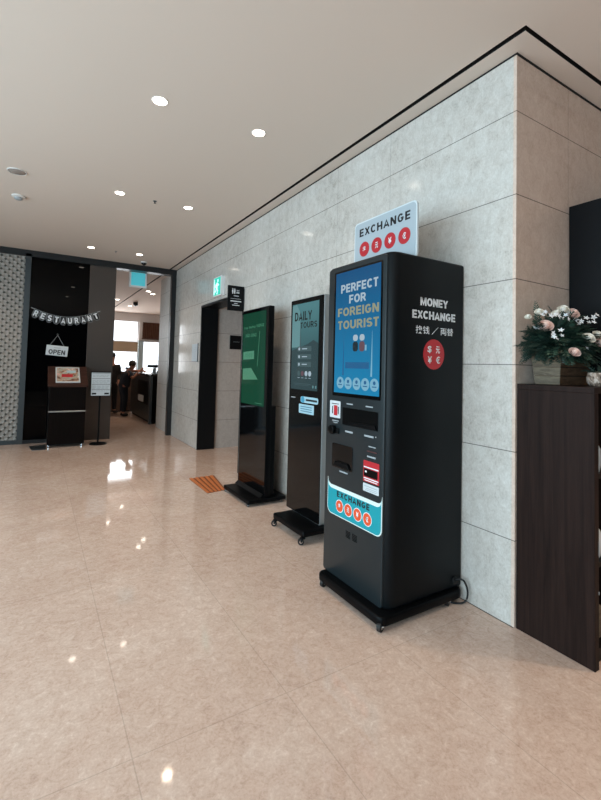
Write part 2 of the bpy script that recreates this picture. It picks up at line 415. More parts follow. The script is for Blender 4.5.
# restaurant front at y = 7.36
YF = 7.36
struct('wall_lattice', MB().box(-6.8, -2.615, YF, YF+.15, .06, 3.25), M['lattice'])
fr = MB(); fr.box(-2.615, -2.53, YF-.05, YF+.15, 0, 3.30); fr.box(-6.8, -2.53, YF-.03, YF+.15, 0, .07)
struct('trim_3', fr, M['steel'])
fr = MB(); fr.box(-6.8, 0, YF-.05, YF+.15, 3.25, H); fr.box(-.095, -.001, YF-.05, YF+.06, 0, 3.25); fr.box(-2.53, -1.6, YF-.03, YF+.15, 0, .06)
struct('trim_4', fr, M['darkframe'])
struct('wall_glass', MB().box(-2.53, -1.60, YF, YF+.15, .06, 3.25), M['blackglass'])
struct('wall_bronze', MB().box(-1.60, -1.145, YF-.03, YF+.15, 0, 3.25), M['bronze'])
# restaurant shell
struct('wall_restaurant_left', MB().box(-4.0, -3.8, YF+.15, 17, 0, H), M['plain'])
w = MB(); YB = 16
w.box(-3.8, 6, YB, YB+.2, 0, .78); w.box(-3.8, 6, YB, YB+.2, 3.06, H); w.box(.96, 1.12, YB-.06, YB+.2, 2.3, 3.06)
w.box(2.6, 6, YB, YB+.2, .78, 3.06); w.box(1.12, 2.6, YB, YB+.2, 2.3, 3.06); w.box(-3.8, -2.6, YB, YB+.2, .78, 3.06)
struct('wall_restaurant_back', w, M['white'])
struct('trim_5', MB().box(.95, 1.12, YB-.1, YB+.2, .78, 2.3), M['column'])
struct('wall_restaurant_side', MB().box(0, .3, YF_, 8.62, 0, H), stone('honed limestone', [(.34, '#aca69f'), (.48, '#c1bcb5'), (.58, '#ccc8c2'), (.72, '#dad7d3')], rough=.45))
struct('wall_restaurant_right', MB().box(3.2, 3.4, 8.62, YB, 0, H).box(.3, 3.4, 8.42, 8.62, 0, H), M['plain'])
def pane_mat():
    m = bpy.data.materials.new('window glass'); m.use_nodes = True; nt = m.node_tree
    nt.nodes.remove(nt.nodes['Principled BSDF'])
    tr = nt.nodes.new('ShaderNodeBsdfTransparent'); gl = nt.nodes.new('ShaderNodeBsdfGlossy'); gl.inputs['Roughness'].default_value = .02
    mx = nt.nodes.new('ShaderNodeMixShader'); mx.inputs[0].default_value = .08
    nt.links.new(tr.outputs[0], mx.inputs[1]); nt.links.new(gl.outputs[0], mx.inputs[2]); nt.links.new(mx.outputs[0], nt.nodes['Material Output'].inputs[0])
    return m
M['pane'] = pane_mat()
def window(name, x0, x1, z0, z1, mull):
    f = MB(); f.box(x0, x1, YB, YB+.06, z0, z0+.04); f.box(x0, x1, YB, YB+.06, z1-.04, z1)
    for x in [x0+.02, x1-.02]+mull: f.box(x-.02, x+.02, YB, YB+.06, z0+.04, z1-.04)
    o = struct(name, f, M['white']); MB().box(x0+.02, x1-.02, YB+.03, YB+.036, z0+.02, z1-.02).build('pane', M['pane'], o); return o
window('window_1', -2.6, .95, .78, 3.06, [-1.4, -.2]); window('window_2', 1.12, 2.6, .78, 2.3, [1.8])
struct('baseboard_right', MB().box(-.002, 0, .004, 3.9, 0, .004).box(-.002, 0, 5.69, 7.3, 0, .004), M['bronze'])

# ------------------------------------------------------------------ money exchange machine
mx = thing('money_exchange_machine', 'tall charcoal money exchange machine with blue screen and EXCHANGE sign on top', 'exchange machine', (-.36, .66, 0))
def corner(cx, cy, r, a0, n=8): return [(cx+r*math.cos(math.radians(a0+90*k/n)), cy+r*math.sin(math.radians(a0+90*k/n))) for k in range(n+1)]
out_ = corner(-.03, .970, .012, 0)+corner(-.620, .954, .03, 90)+corner(-.585, .417, .065, 180)+corner(-.03, .364, .012, 270)
MB().prism(out_, 'z', .082, 2.142, .018, 4).build('cabinet_body', M['machine'], mx, True)
fp = MB().prism(rrect(.392, .974, .085, 2.128, .02), 'x', -.657, -.62, .004).build('front_panel', M['panel'], mx, True, label='charcoal front door of the machine')
# screen and its graphics
M['bluescreen'] = screen_mat('blue advert screen', '#14609c', '#2283c0', -.1, .9, .85)
bez = MB().prism(rrect(.425, .905, 1.262, 2.098, .01), 'x', -.660, -.655).build('screen_bezel', M['gloss'], mx)
scm = MB().box(-.6625, -.659, .438, .884, 1.285, 2.085)
sc = scm.build('screen', screen_mat('blue advert display', '#095488', '#158ec2', 1.285, 2.085, .80, .08), mx, label='lit blue display')
X = -.6626
for body, h0, h1, v0, v1, m_ in (('PERFECT', .826, .460, 1.945, 2.001, 'sc_white'), ('FOR', .737, .569, 1.869, 1.924, 'sc_white'),
                                 ('FOREIGN', .856, .449, 1.790, 1.846, 'sc_gold'), ('TOURIST', .852, .449, 1.704, 1.760, 'sc_gold')):
    block_mb(body, h0, h1, v0, v1, 'W', X, .21, .0006).build('headline', M[m_], sc)
MB().box(X-.0004, X, .53, .765, 1.447, 1.487).build('caption_bar', M['sc_deepblue'], sc)
for yy, m_ in ((.665, 'sc_dark'), (.60, 'sc_maroon')):
    MB().prism(rrect(yy-.026, yy+.026, 1.555, 1.618, .02), 'x', X-.0004, X).build('pictogram_body', M[m_], sc)
    MB().prism(rrect(yy-.024, yy+.024, 1.622, 1.662, .018), 'x', X-.0004, X).build('pictogram_head', M['sc_white'], sc)
MB().box(X-.0004, X, .556, .572, 1.56, 1.595).build('pictogram_card', M['sc_cyan'], sc)
for yy in (.815, .732, .646, .563, .479):
    d = MB().prism(circ(yy, 1.351, .039), 'x', X-.0004, X); d.build('badge', M['sc_cyan'], sc)
    MB().prism(circ(yy, 1.362, .012, 12), 'x', X-.0008, X-.0004).box(X-.0008, X-.0004, yy-.02, yy+.02, 1.336, 1.342).build('badge_icon', M['sc_deepblue'], sc)
for y0, y1 in ((.78, .795), (.50, .515)):
    MB().prism([(y0, 1.40), (y1, 1.40), (y1-.01, 1.68), (y0+.004, 1.68)], 'x', X-.0003, X).build('screen_streak', M['sc_cyan'] if y0 < .6 else M['sc_deepblue'], sc)
# controls
XF = -.657
MB().box(XF-.002, XF, .444, .789, 1.08, 1.192, .0008, 1).build('recess_panel', M['recess'], mx)
MB().prism([(.45, 1.085), (.72, 1.085), (.70, 1.105), (.47, 1.112)], 'x', XF-.012, XF-.001, .002).build('tray_lip', M['base'], mx)
MB().box(XF-.010, XF, .820, .945, 1.012, 1.05, .004).prism(circ(.88, 1.035, .03), 'x', XF-.03, XF, .004).build('coin_slot', M['recess'], mx, True)
MB().prism(rrect(.675, .893, .79, .947, .012), 'x', XF-.004, XF, .001).build('note_tray', M['gloss'], mx)
MB().prism([(.69, .80), (.87, .80), (.84, .835), (.72, .835)], 'x', XF-.016, XF-.003, .003).build('tray_lip', M['base'], mx)
MB().prism(rrect(.814, .931, 1.114, 1.227, .006), 'x', XF-.0015, XF).build('sticker', M['paper'], mx, label='pale sticker with red mark')
MB().box(XF-.002, XF-.0014, .845, .885, 1.13, 1.197).build('sticker_mark', M['red'], mx)
MB().box(XF-.002, XF-.0014, .83, .91, 1.205, 1.21).box(XF-.002, XF-.0014, .83, .84, 1.14, 1.19).box(XF-.002, XF-.0014, .895, .905, 1.14, 1.19).build('sticker_print', M['inkb'], mx)
for y0, y1, z0, z1 in ((.686, .749, 1.214, 1.221), (.494, .559, 1.214, 1.221), (.68, .757, 1.034, 1.045), (.483, .567, 1.035, 1.046), (.724, .809, .768, .777), (.463, .526, .978, .984), (.461, .537, .916, .925), (.831, .901, 1.092, 1.098), (.84, .89, 1.080, 1.085)):
    MB().box(XF-.0012, XF, y0, y1, z0, z1).build('caption', M['inkg'], mx)
MB().box(XF-.003, XF, .45, .538, .949, .955).build('card_slot', M['cardslot'], mx)
MB().prism(rrect(.427, .568, .768, .893, .006), 'x', XF-.002, XF).build('notice', M['red'], mx, label='red notice around a black slot')
MB().box(XF-.0026, XF-.0018, .432, .563, .851, .858).box(XF-.0026, XF-.0018, .432, .563, .785, .792).box(XF-.0026, XF-.0018, .44, .555, .774, .779).build('notice_print', M['inkw'], mx)
MB().box(XF-.008, XF, .44, .558, .800, .845, .003).build('bill_slot', M['recess'], mx)
MB().box(XF-.009, XF-.008, .53, .545, .825, .835).build('slot_mark', M['inkw'], mx)
MB().prism(rrect(.428, .568, .710, .757, .003), 'x', XF-.002, XF).build('sticker', M['paper'], mx)
MB().box(XF-.0026, XF-.0018, .44, .555, .740, .744).box(XF-.0026, XF-.0018, .44, .54, .728, .731).box(XF-.0026, XF-.0018, .44, .55, .718, .721).build('sticker_print', M['inkg'], mx)
MB().prism(circ(.462, 1.045, .003, 8), 'x', XF-.002, XF).build('indicator', M['inkw'], mx)
# lit EXCHANGE band
def band(y0, y1, ztip, zin, zb, r):
    p = [(y1, ztip)]
    for k in range(1, 8):
        t = math.radians(90*k/8); p.append((y1-.002-.045*(1-math.cos(t)), zin+.03-.03*math.sin(t)))
    for k in range(1, 8):
        t = math.radians(90-90*k/8); p.append((y0+.002+.045*(1-math.cos(t)), zin+.03-.03*math.sin(t)))
    p += [(y0, ztip)]
    for k in range(7):
        t = math.radians(180+90*k/6); p.append((y0+r+r*math.cos(t), zb+r+r*math.sin(t)))
    for k in range(7):
        t = math.radians(270+90*k/6); p.append((y1-r+r*math.cos(t), zb+r+r*math.sin(t)))
    return p
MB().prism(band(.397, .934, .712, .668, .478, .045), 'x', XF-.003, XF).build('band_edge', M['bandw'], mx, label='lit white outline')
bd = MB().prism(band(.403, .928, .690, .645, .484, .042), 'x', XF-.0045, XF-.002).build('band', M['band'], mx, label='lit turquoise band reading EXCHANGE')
block_mb('EXCHANGE', .827, .503, .604, .641, 'W', XF-.0046, .22, .0006, .2).build('lettering', M['inkb'], bd)
def currency(yc, zc, r, x, disc, ring, ch, parent, sz):
    if ring: MB().prism(circ(yc, zc, r*1.13, 28), 'x', x-.0006, x).build('ring', M[ring], parent); x -= .0006
    d = MB().prism(circ(yc, zc, r, 28), 'x', x-.001, x).build('badge', M[disc], parent)
    text_mb(ch, yc+sz*.36, yc-sz*.36, zc-sz*.5, zc+sz*.5, 'W', x-.001, .03, .0006).build('symbol', M['inkw'], parent)
for ch, yc in zip('$元¥€', (.796, .705, .613, .521)): currency(yc, .549, .036, XF-.0046, 'coral', 'inkw', ch, bd, .032)
for y0 in (.685, .62):
    v = MB()
    for k in range(5): v.box(XF-.0015, XF, y0, y0+.045, .375+k*.009, .379+k*.009)
    v.build('vent', M['recess'], mx)
# side lettering
YS = .3518
block_mb('MONEY', -.420, -.174, 1.840, 1.890, 'S', YS, .22).build('side_lettering', M['inkw'], mx)
block_mb('EXCHANGE', -.487, -.104, 1.759, 1.809, 'S', YS, .22).build('side_lettering', M['inkw'], mx)
text_mb('换钱 ／ 両替', -.456, -.122, 1.668, 1.716, 'S', YS, .008, .0008).build('side_lettering', M['inkw'], mx)
sd = MB().prism(circ(-.297, 1.546, .093, 36), 'y', YS-.001, YS).build('side_badge', M['red'], mx)
for ch, x, z in (('$', -.335, 1.575), ('元', -.262, 1.575), ('¥', -.333, 1.512), ('€', -.260, 1.512)):
    text_mb(ch, x-.018, x+.018, z-.022, z+.022, 'S', YS-.001, .02, .0006).build('symbol', M['inkw'], sd)
# sign on top
MB().box(-.422, -.402, .50, .60, 2.11, 2.14).build('sign_foot', M['base'], mx); MB().box(-.422, -.402, .76, .86, 2.11, 2.14).build('sign_foot', M['base'], mx)
MB().prism(rrect(.376, .985, 2.132, 2.500, .035), 'x', -.432, -.417, .002).build('sign_edge', M['signedge'], mx)
sg = MB().prism(rrect(.386, .975, 2.142, 2.490, .03), 'x', -.4335, -.4315).build('sign_board', M['signboard'], mx, label='pale sign board reading EXCHANGE')
block_mb('EXCHANGE', .925, .432, 2.392, 2.448, 'W', -.4336, .21, .0008, .17).build('lettering', M['inkb'], sg)
for ch, yc in zip('$元¥€', (.870, .741, .611, .481)): currency(yc, 2.295, .053, -.4336, 'red', None, ch, sg, .042)
# plinth, castors, cord
MB().prism(rrect(-.722, -.035, .320, .955, .045), 'z', .030, .084, .012, 3).build('base_plate', M['base'], mx, True)
def castor(x, y, parent, r=.022, yaw=.4, metal='chrome'):
    f = MB(); f.lathe([(r*.9, .045+r*.2), (r*.9, .06)], x, y, 16)
    dx, dy = math.cos(yaw), math.sin(yaw)
    for sgn in (-1, 1):
        ox, oy = -dy*sgn*r*.55, dx*sgn*r*.55
        f.tube([(x+ox-dx*r*.2, y+oy-dy*r*.2, .055), (x+ox+dx*r*.5, y+oy+dy*r*.5, r)], r*.28, 8)
    o = f.build('castor', M[metal], parent, True)
    wx, wy = x+dx*r*.5, y+dy*r*.5
    MB().tube([(wx+dy*r*.4, wy-dx*r*.4, r), (wx-dy*r*.4, wy+dx*r*.4, r)], r, 18).build('wheel', M['rubber'], o)
    MB().tube([(wx+dy*r*.46, wy-dx*r*.46, r), (wx-dy*r*.46, wy+dx*r*.46, r)], r*.5, 12).build('hub', M['chrome'], o)
    return o
for x, y in ((-.690, .352), (-.690, .905), (-.145, .350), (-.145, .925)): castor(x, y, mx, .027, 3.5)
MB().prism(circ(-.085, .135, .022), 'y', .344, .353, .002).build('cable_gland', M['rubber'], mx)
ctl = [(-.085, .346, .135), (-.08, .325, .15), (-.06, .30, .145), (-.045, .285, .09), (-.05, .29, .03), (-.08, .315, .008), (-.12, .37, .008), (-.06, .5, .008)]
def cat(P, n=6):
    P = [Vector(p) for p in P]; out = []
    for i in range(len(P)-1):
        p0, p1, p2, p3 = P[max(i-1, 0)], P[i], P[i+1], P[min(i+2, len(P)-1)]
        for k in range(n):
            t = k/n; out.append(.5*((2*p1)+(-p0+p2)*t+(2*p0-5*p1+4*p2-p3)*t*t+(-p0+3*p1-3*p2+p3)*t**3))
    return out+[P[-1]]
MB().tube(cat(ctl), .006, 8).build('power_cord', M['rubber'], mx, True)
mx.location.x += .012

# ------------------------------------------------------------------ tour kiosk
k2 = thing('information_kiosk', 'slim black and silver DAILY TOURS kiosk beside the exchange machine', 'kiosk', (-.27, 1.82, 0))
MB().prism(rrect(1.548, 2.112, .115, 2.085, .012), 'x', -.283, -.235, .004).build('frame', M['alu'], k2, True, label='silver aluminium frame')
MB().prism(rrect(1.556, 2.104, .123, 2.077, .010), 'x', -.290, -.281, .001).build('front_glass', M['gloss'], k2)
sc = MB().box(-.2915, -.2895, 1.622, 2.075, 1.243, 2.037).build('screen', screen_mat('teal tour display', '#568c92', '#16343b', 1.3, 2.0, .75, .15), k2, label='lit teal display')
X = -.2916
MB().prism([(1.93, 1.63), (2.075, 1.63), (2.075, 2.02), (2.0, 2.037), (1.93, 1.95)], 'x', X-.0003, X).build('picture_block', M['sc_paleteal'], sc)
block_mb('DAILY', 2.028, 1.732, 1.877, 1.960, 'W', X-.0004, .19, .0005).build('headline', M['sc_ink'], sc)
block_mb('TOURS', 1.924, 1.645, 1.804, 1.860, 'W', X-.0004, .17, .0005).build('headline', M['sc_ink'], sc)
MB().prism([(1.905, 1.62), (1.93, 1.62), (1.922, 1.78), (1.918, 1.86), (1.914, 1.78)], 'x', X-.0007, X-.0003).build('picture_tower', M['sc_slate2'], sc)
MB().prism([(1.622, 1.24), (2.075, 1.24), (2.075, 1.60), (1.93, 1.63), (1.80, 1.655), (1.70, 1.69), (1.622, 1.66)], 'x', X-.0005, X-.0002).build('picture_skyline', M['sc_slate'], sc)
for z in (1.592, 1.52, 1.45):
    MB().box(X-.0008, X-.0004, 1.73, 1.966, z, z+.044).build('menu_button', M['sc_slate2'], sc)
    MB().box(X-.0012, X-.0007, 1.80, 1.885, z+.018, z+.026).prism(circ(1.935, z+.022, .014, 12), 'x', X-.0012, X-.0007).build('button_label', M['sc_white'], sc)
for y, m_ in ((1.935, 'sc_slate2'), (1.872, 'sc_maroon'), (1.808, 'sc_white'), (1.747, 'sc_white')):
    MB().prism(circ(y, 1.388, .024, 16), 'x', X-.0008, X-.0004).build('icon', M[m_], sc)
    MB().box(X-.0008, X-.0004, y-.018, y+.018, 1.346, 1.350).build('icon_caption', M['sc_white'], sc)
for y in (1.69, 1.645): MB().box(X-.0008, X-.0004, y-.01, y+.01, 1.262, 1.285).build('icon', M['sc_paleteal'], sc)
MB().box(X-.0008, X-.0004, 1.73, 2.02, 1.292, 1.296).box(X-.0008, X-.0004, 1.76, 2.0, 1.28, 1.283).build('caption', M['sc_slate2'], sc)
MB().box(-.2912, -.290, 1.988, 2.065, 1.159, 1.166).build('logo', M['inkg'], k2)
st = MB().prism(rrect(1.603, 1.891, 1.125, 1.180, .02), 'x', -.2915, -.290).build('sticker', mat('pale sticker', '#9fc3d0', .4), k2)
MB().prism(circ(1.855, 1.152, .03, 20), 'x', -.2925, -.2914).build('sticker_badge', mat('blue sticker badge', '#3f8fae', .4), st)
MB().box(-.2925, -.2914, 1.62, 1.80, 1.143, 1.16).build('sticker_print', M['inkb'], st)
st = MB().prism(rrect(1.668, 1.918, 1.028, 1.110, .006), 'x', -.2915, -.290).build('sticker', mat('pale sticker lower', '#9fc3d0', .4), k2)
for z in (1.085, 1.065, 1.045): MB().box(-.2925, -.2914, 1.70, 1.89, z, z+.007).build('sticker_print', mat('blue ink', '#3a6f87', .5), st)
b_ = MB().prism(rrect(-.475, -.03, 1.505, 2.03, .02), 'z', .062, .112, .012, 3); b_.build('base_plate', M['base'], k2, True)
MB().box(-.235, -.17, 1.60, 2.06, .10, 1.9, .01).build('rear_housing', M['base'], k2)
for x, y in ((-.462, 1.53), (-.462, 1.995), (-.07, 1.53), (-.07, 1.995)): castor(x, y, k2, .026, 2.6, 'base')
MB().box(-.276, -.240, 1.546, 1.549, .13, 2.07).build('side_strip', M['alu'], k2)

# ------------------------------------------------------------------ green kiosk
k1 = thing('advertising_kiosk', 'black advertising kiosk with green screen next to the dark doorway', 'kiosk', (-.25, 2.92, 0))
MB().prism(rrect(2.570, 3.268, .082, 2.095, .010), 'x', -.283, -.225, .004).build('frame', M['base'], k1, True)
MB().prism(rrect(2.580, 3.260, .092, 2.087, .008), 'x', -.288, -.281, .001).build('front_glass', M['gloss'], k1)
MB().box(-.286, -.226, 3.267, 3.272, .10, 2.05).build('side_strip', M['alu'], k1)
sc = MB().box(-.2895, -.2875, 2.640, 3.240, 1.01, 2.052).build('screen', screen_mat('green advert display', '#044c33', '#055237', 1.0, 2.05, .60, .06), k1, label='lit green display')
X = -.2896
for y0, y1, z0, z1 in ((3.10, 3.21, 1.872, 1.895), (2.90, 3.08, 1.875, 1.90), (2.69, 2.88, 1.878, 1.912), (3.05, 3.164, 1.776, 1.814), (2.87, 3.03, 1.776, 1.814)):
    v = MB(); n = int((y1-y0)/.028)
    for i in range(n):
        yy = y0+(i+.15)*(y1-y0)/n
        v.box(X-.0004, X, yy, yy+.011, z0, z1).box(X-.0004, X, yy+.011, yy+.018, z0+(i % 3)*.008, z0+(i % 3)*.008+.009)
    v.build('headline', M['sc_textg'], sc)
bx_ = MB().prism([(2.915, 1.523), (3.207, 1.516), (3.207, 1.606), (2.915, 1.617)], 'x', X-.0004, X).build('price_box', M['sc_paleg'], sc)
for i in range(4): MB().prism(circ(3.13-i*.052, 1.565, .018, 12, .028), 'x', X-.0008, X-.0004).build('digit', M['sc_textg'], bx_)
MB().prism([(3.205, 1.28), (2.805, 1.296), (2.984, 1.422), (3.205, 1.41)], 'x', X-.0004, X).build('picture_card', M['sc_paleg'], sc)
MB().prism([(2.82, 1.44), (2.83, 1.44), (2.79, 1.83), (2.78, 1.83)], 'x', X-.0004, X).build('picture_stroke', M['sc_textg'], sc)
MB().box(X-.0004, X, 2.69, 2.86, 1.034, 1.04).build('small_print', M['sc_textg'], sc)
MB().box(-.265, -.16, 2.60, 3.26, .07, 1.02, .008).build('stand_column', M['base'], k1)
MB().prism(rrect(-.478, -.03, 2.556, 3.235, .015), 'z', .028, .070, .010, 2).build('base_plate', M['base'], k1, True)
MB().prism([(-.33, .069), (-.29, .10), (-.15, .10), (-.12, .069)], 'y', 2.60, 3.25).build('base_plinth', M['base'], k1)
for x, y in ((-.455, 2.59), (-.455, 3.20), (-.05, 2.59), (-.05, 3.20)): castor(x, y, k1, .014, 2.6, 'base')

# ------------------------------------------------------------------ floor strip in front of the doorway
tm = thing('tactile_mat', 'orange ribbed tactile mat on the floor in front of the doorway', 'floor mat', (-.5, 3.57, 0))
MB().prism([(-.675, 3.215), (-.44, 3.25), (-.335, 3.925), (-.672, 3.90)], 'z', .0005, .004).build('backing', M['orangerib'], tm)
for i in range(5):
    t0, t1 = (i+.05)/5, (i+.66)/5
    L = lambda t: ((-.675+.235*t, 3.215+.035*t), (-.672+.337*t, 3.90+.025*t))
    (a0, a1), (b0, b1) = L(t0), L(t1)
    MB().prism([a0, b0, b1, a1], 'z', .0035, .010, .001).build('rib', M['orange'], tm)

# ------------------------------------------------------------------ signs on the stone wall
es = thing('exit_sign', 'lit green exit sign box on the stone wall above the dark doorway', 'exit sign', (-.03, 4.80, 2.5))
MB().prism(rrect(4.625, 4.965, 2.50, 2.80, .008), 'x', -.055, 0, .003).build('housing', M['white'], es)
fc = MB().box(-.0565, -.0545, 4.66, 4.945, 2.515, 2.785).build('lit_face', M['exit'], es)
pm = MB(); pm.prism(circ(4.77, 2.735, .026, 14), 'x', -.058, -.0564)
pm.tube([(-.057, 4.775, 2.70), (-.057, 4.80, 2.62)], .02, 8).tube([(-.057, 4.80, 2.62), (-.057, 4.76, 2.58), (-.057, 4.79, 2.53)], .011, 8)
pm.tube([(-.057, 4.80, 2.62), (-.057, 4.85, 2.58), (-.057, 4.88, 2.57)], .011, 8).tube([(-.057, 4.775, 2.69), (-.057, 4.72, 2.66)], .009, 8).tube([(-.057, 4.78, 2.69), (-.057, 4.84, 2.68), (-.057, 4.86, 2.64)], .009, 8)
pm.build('pictogram', M['exitw'], fc)
MB().box(-.058, -.0564, 4.90, 4.935, 2.53, 2.77).build('pictogram_door', M['exitw'], fc)

ts = thing('restroom_sign', 'black projecting restroom sign with white pictograms above the green kiosk', 'sign', (-.12, 3.86, 2.17))
YT = 3.884
sb = MB().box(-.240, -.004, YT, YT+.014, 2.178, 2.515, .002, 1).build('board', M['tallblack'], ts)
MB().box(-.006, 0, YT-.01, YT+.014, 2.20, 2.49).build('bracket', M['steel'], ts)
g = MB()
for x in (-.172, -.143): g.prism(circ(x, 2.468, .008, 10), 'y', YT-.0012, YT).box(x-.009, x+.009, YT-.0012, YT, 2.425, 2.457).box(x-.007, x-.001, YT-.0012, YT, 2.405, 2.425).box(x+.001, x+.007, YT-.0012, YT, 2.405, 2.425)
for x in (-.108, -.085): g.prism(circ(x, 2.455, .006, 10), 'y', YT-.0012, YT).prism([(x-.01, 2.415), (x+.01, 2.415), (x, 2.448)], 'y', YT-.0012, YT)
g.build('pictogram', M['inkw'], sb)
for x0, x1, z, h in ((-.155, -.085, 2.374, .008), (-.20, -.05, 2.338, .003), (-.20, -.045, 2.30, .012), (-.145, -.10, 2.272, .008), (-.175, -.07, 2.248, .008)):
    MB().box(x0, x1, YT-.0012, YT, z, z+h).build('caption', M['inkw'], sb)

pl = thing('wall_plaque', 'small white notice plaque on the stone wall left of the dark doorway', 'plaque', (-.01, 5.93, 1.5))
MB().box(-.012, 0, 5.775, 6.09, 1.50, 1.80, .002, 1).build('plate', M['signboard'], pl)
g = MB()
for k in range(6): g.box(-.0128, -.0118, 5.82, 6.04-.05*(k % 3), 1.545+k*.038, 1.550+k*.038)
g.build('print', M['inkg'], pl)
MB().box(-.014, 0, 5.765, 5.777, 1.49, 1.81).box(-.014, 0, 5.775, 6.09, 1.49, 1.50).build('plate_edge', M['steel'], pl)

cs = thing('corridor_sign', 'small black sign plate on the beige stone wall inside the dark doorway', 'sign', (.66, 5.67, 1.74))
MB().box(.54, .79, 5.665, 5.68, 1.73, 1.975, .002, 1).build('plate', M['tallblack'], cs)
MB().box(.60, .72, 5.6642, 5.6655, 1.86, 1.864).build('print', M['inkg'], cs)

# ------------------------------------------------------------------ dark cabinet with flowers, tall black cabinet
cb = thing('display_cabinet', 'low dark brown open-shelf cabinet below the flowers against the pillar', 'cabinet', (.3, -.2, 0))
ZC = 1.383
MB().box(.010, .050, -.41, -.004, 0, ZC-.03, .0015, 1).build('side_panel', M['espresso'], cb)
MB().box(.538, .578, -.41, -.004, 0, ZC-.03, .0015, 1).build('side_panel', M['espresso'], cb)
MB().box(.010, .578, -.41, -.004, ZC-.03, ZC, .0015, 1).build('top', M['espresso'], cb)
MB().box(.05, .538, -.02, -.006, .05, ZC-.03).build('back_panel', M['darkwood'], cb)
for z in (.06, .48, .92): MB().box(.05, .538, -.395, -.02, z, z+.025).build('shelf', M['darkwood'], cb)
MB().box(.05, .538, -.38, -.36, 0, .06).build('toe_kick', M['darkwood'], cb)
MB().box(.046, .0515, -.4112, -.4085, .55, .62).box(.046, .0515, -.4112, -.4085, .36, .375).build('worn_edge', M['inkg'], cb)
tag(MB().lathe([(.0, .945), (.045, .945), (.052, .98), (.05, 1.06), (.035, 1.09), (.03, 1.12), (.034, 1.125)], .13, -.33, 24).build('vase', M['signboard'], None, True), 'pale ceramic vase on the upper shelf of the dark cabinet', 'vase')
tag(MB().lathe([(.0, .505), (.06, .505), (.072, .54), (.075, .60), (.06, .64), (.05, .65)], .14, -.31, 24).build('pot', M['paper'], None, True), 'white round pot on the middle shelf of the dark cabinet', 'pot')
tag(MB().box(.07, .20, -.36, -.20, .085, .25, .01).build('storage_box', M['planter'], None), 'light brown box on the bottom shelf of the dark cabinet', 'box')

tc = thing('tall_cabinet', 'tall plain black cabinet at the right edge behind the flowers', 'cabinet', (1.0, -.2, 0))
MB().box(.582, 1.5, -.42, -.004, .06, 2.548, .002, 1).build('body', M['tallblack'], tc)
for x0, x1 in ((.586, 1.04), (1.044, 1.496)):
    d = MB().box(x0, x1, -.438, -.4205, .07, 2.54, .002, 1).build('door', M['tallblack'], tc)
    hx = x1-.04 if x0 < 1 else x0+.03
    MB().box(hx, hx+.012, -.462, -.4375, 1.05, 1.25, .003).build('handle', M['alu'], d)
MB().box(.60, 1.48, -.40, -.02, 0, .06).build('plinth', M['rubber'], tc)

fl = thing('flower_planter', 'weathered wooden planter box filled with ferns, blush roses and white blossoms', 'planter', (.26, -.13, ZC))
def planter(x0, x1, y0, y1, z0, z1, tp):
    b = bmesh.new()
    def ring(z, e): return [b.verts.new(p+(z,)) for p in ((x0-e, y0-e), (x1+e, y0-e), (x1+e, y1+e), (x0-e, y1+e))]
    rs = [ring(z0, -tp), ring(z1, 0), ring(z1, -.014), ring(z0+.03, -tp-.014)]
    b.faces.new(rs[0][::-1])
    for A, B in zip(rs, rs[1:]):
        for i in range(4): b.faces.new((A[i], A[(i+1) % 4], B[(i+1) % 4], B[i]))
    b.faces.new(rs[-1]); bmesh.ops.recalc_face_normals(b, faces=b.faces)
    mb = MB(); mb._merge(b); return mb
planter(.10, .44, -.205, -.035, ZC+.0005, 1.582, .018).build('box', M['planterdark'], fl)
# weathered board on the left end, in slats; window light is put into its pale colour
for k in range(4):
    z0, z1 = 1.386+k*.049, 1.386+k*.049+.0465
    e0, e1 = .018*(1-k/4), .018*(1-(k+1)/4)
    v = MB(); P = []
    for x in (-.007, .0):
        P.append([(.10+e0+x, -.207+e0, z0), (.10+e0+x, -.033-e0, z0), (.10+e1+x, -.033-e1, z1), (.10+e1+x, -.207+e1, z1)])
    b = bmesh.new(); A = [b.verts.new(p) for p in P[0]]; B = [b.verts.new(p) for p in P[1]]
    b.faces.new(A); b.faces.new(B[::-1])
    for i in range(4): b.faces.new((A[i], A[(i+1) % 4], B[(i+1) % 4], B[i]))
    bmesh.ops.recalc_face_normals(b, faces=b.faces); v._merge(b); v.build('slat', M['planter'], fl, label='worn slat on the end of the box, paler with painted window light')
for k in range(1, 4):
    z = 1.386+k*.049; e = .018*(1-k/4)
    MB().box(.10+e, .44-e, -.2075+e, -.203+e, z-.002, z+.002).build('groove', M['darkwood'], fl)
MB().box(.115, .425, -.19, -.05, 1.55, 1.57).build('soil', M['rubber'], fl)

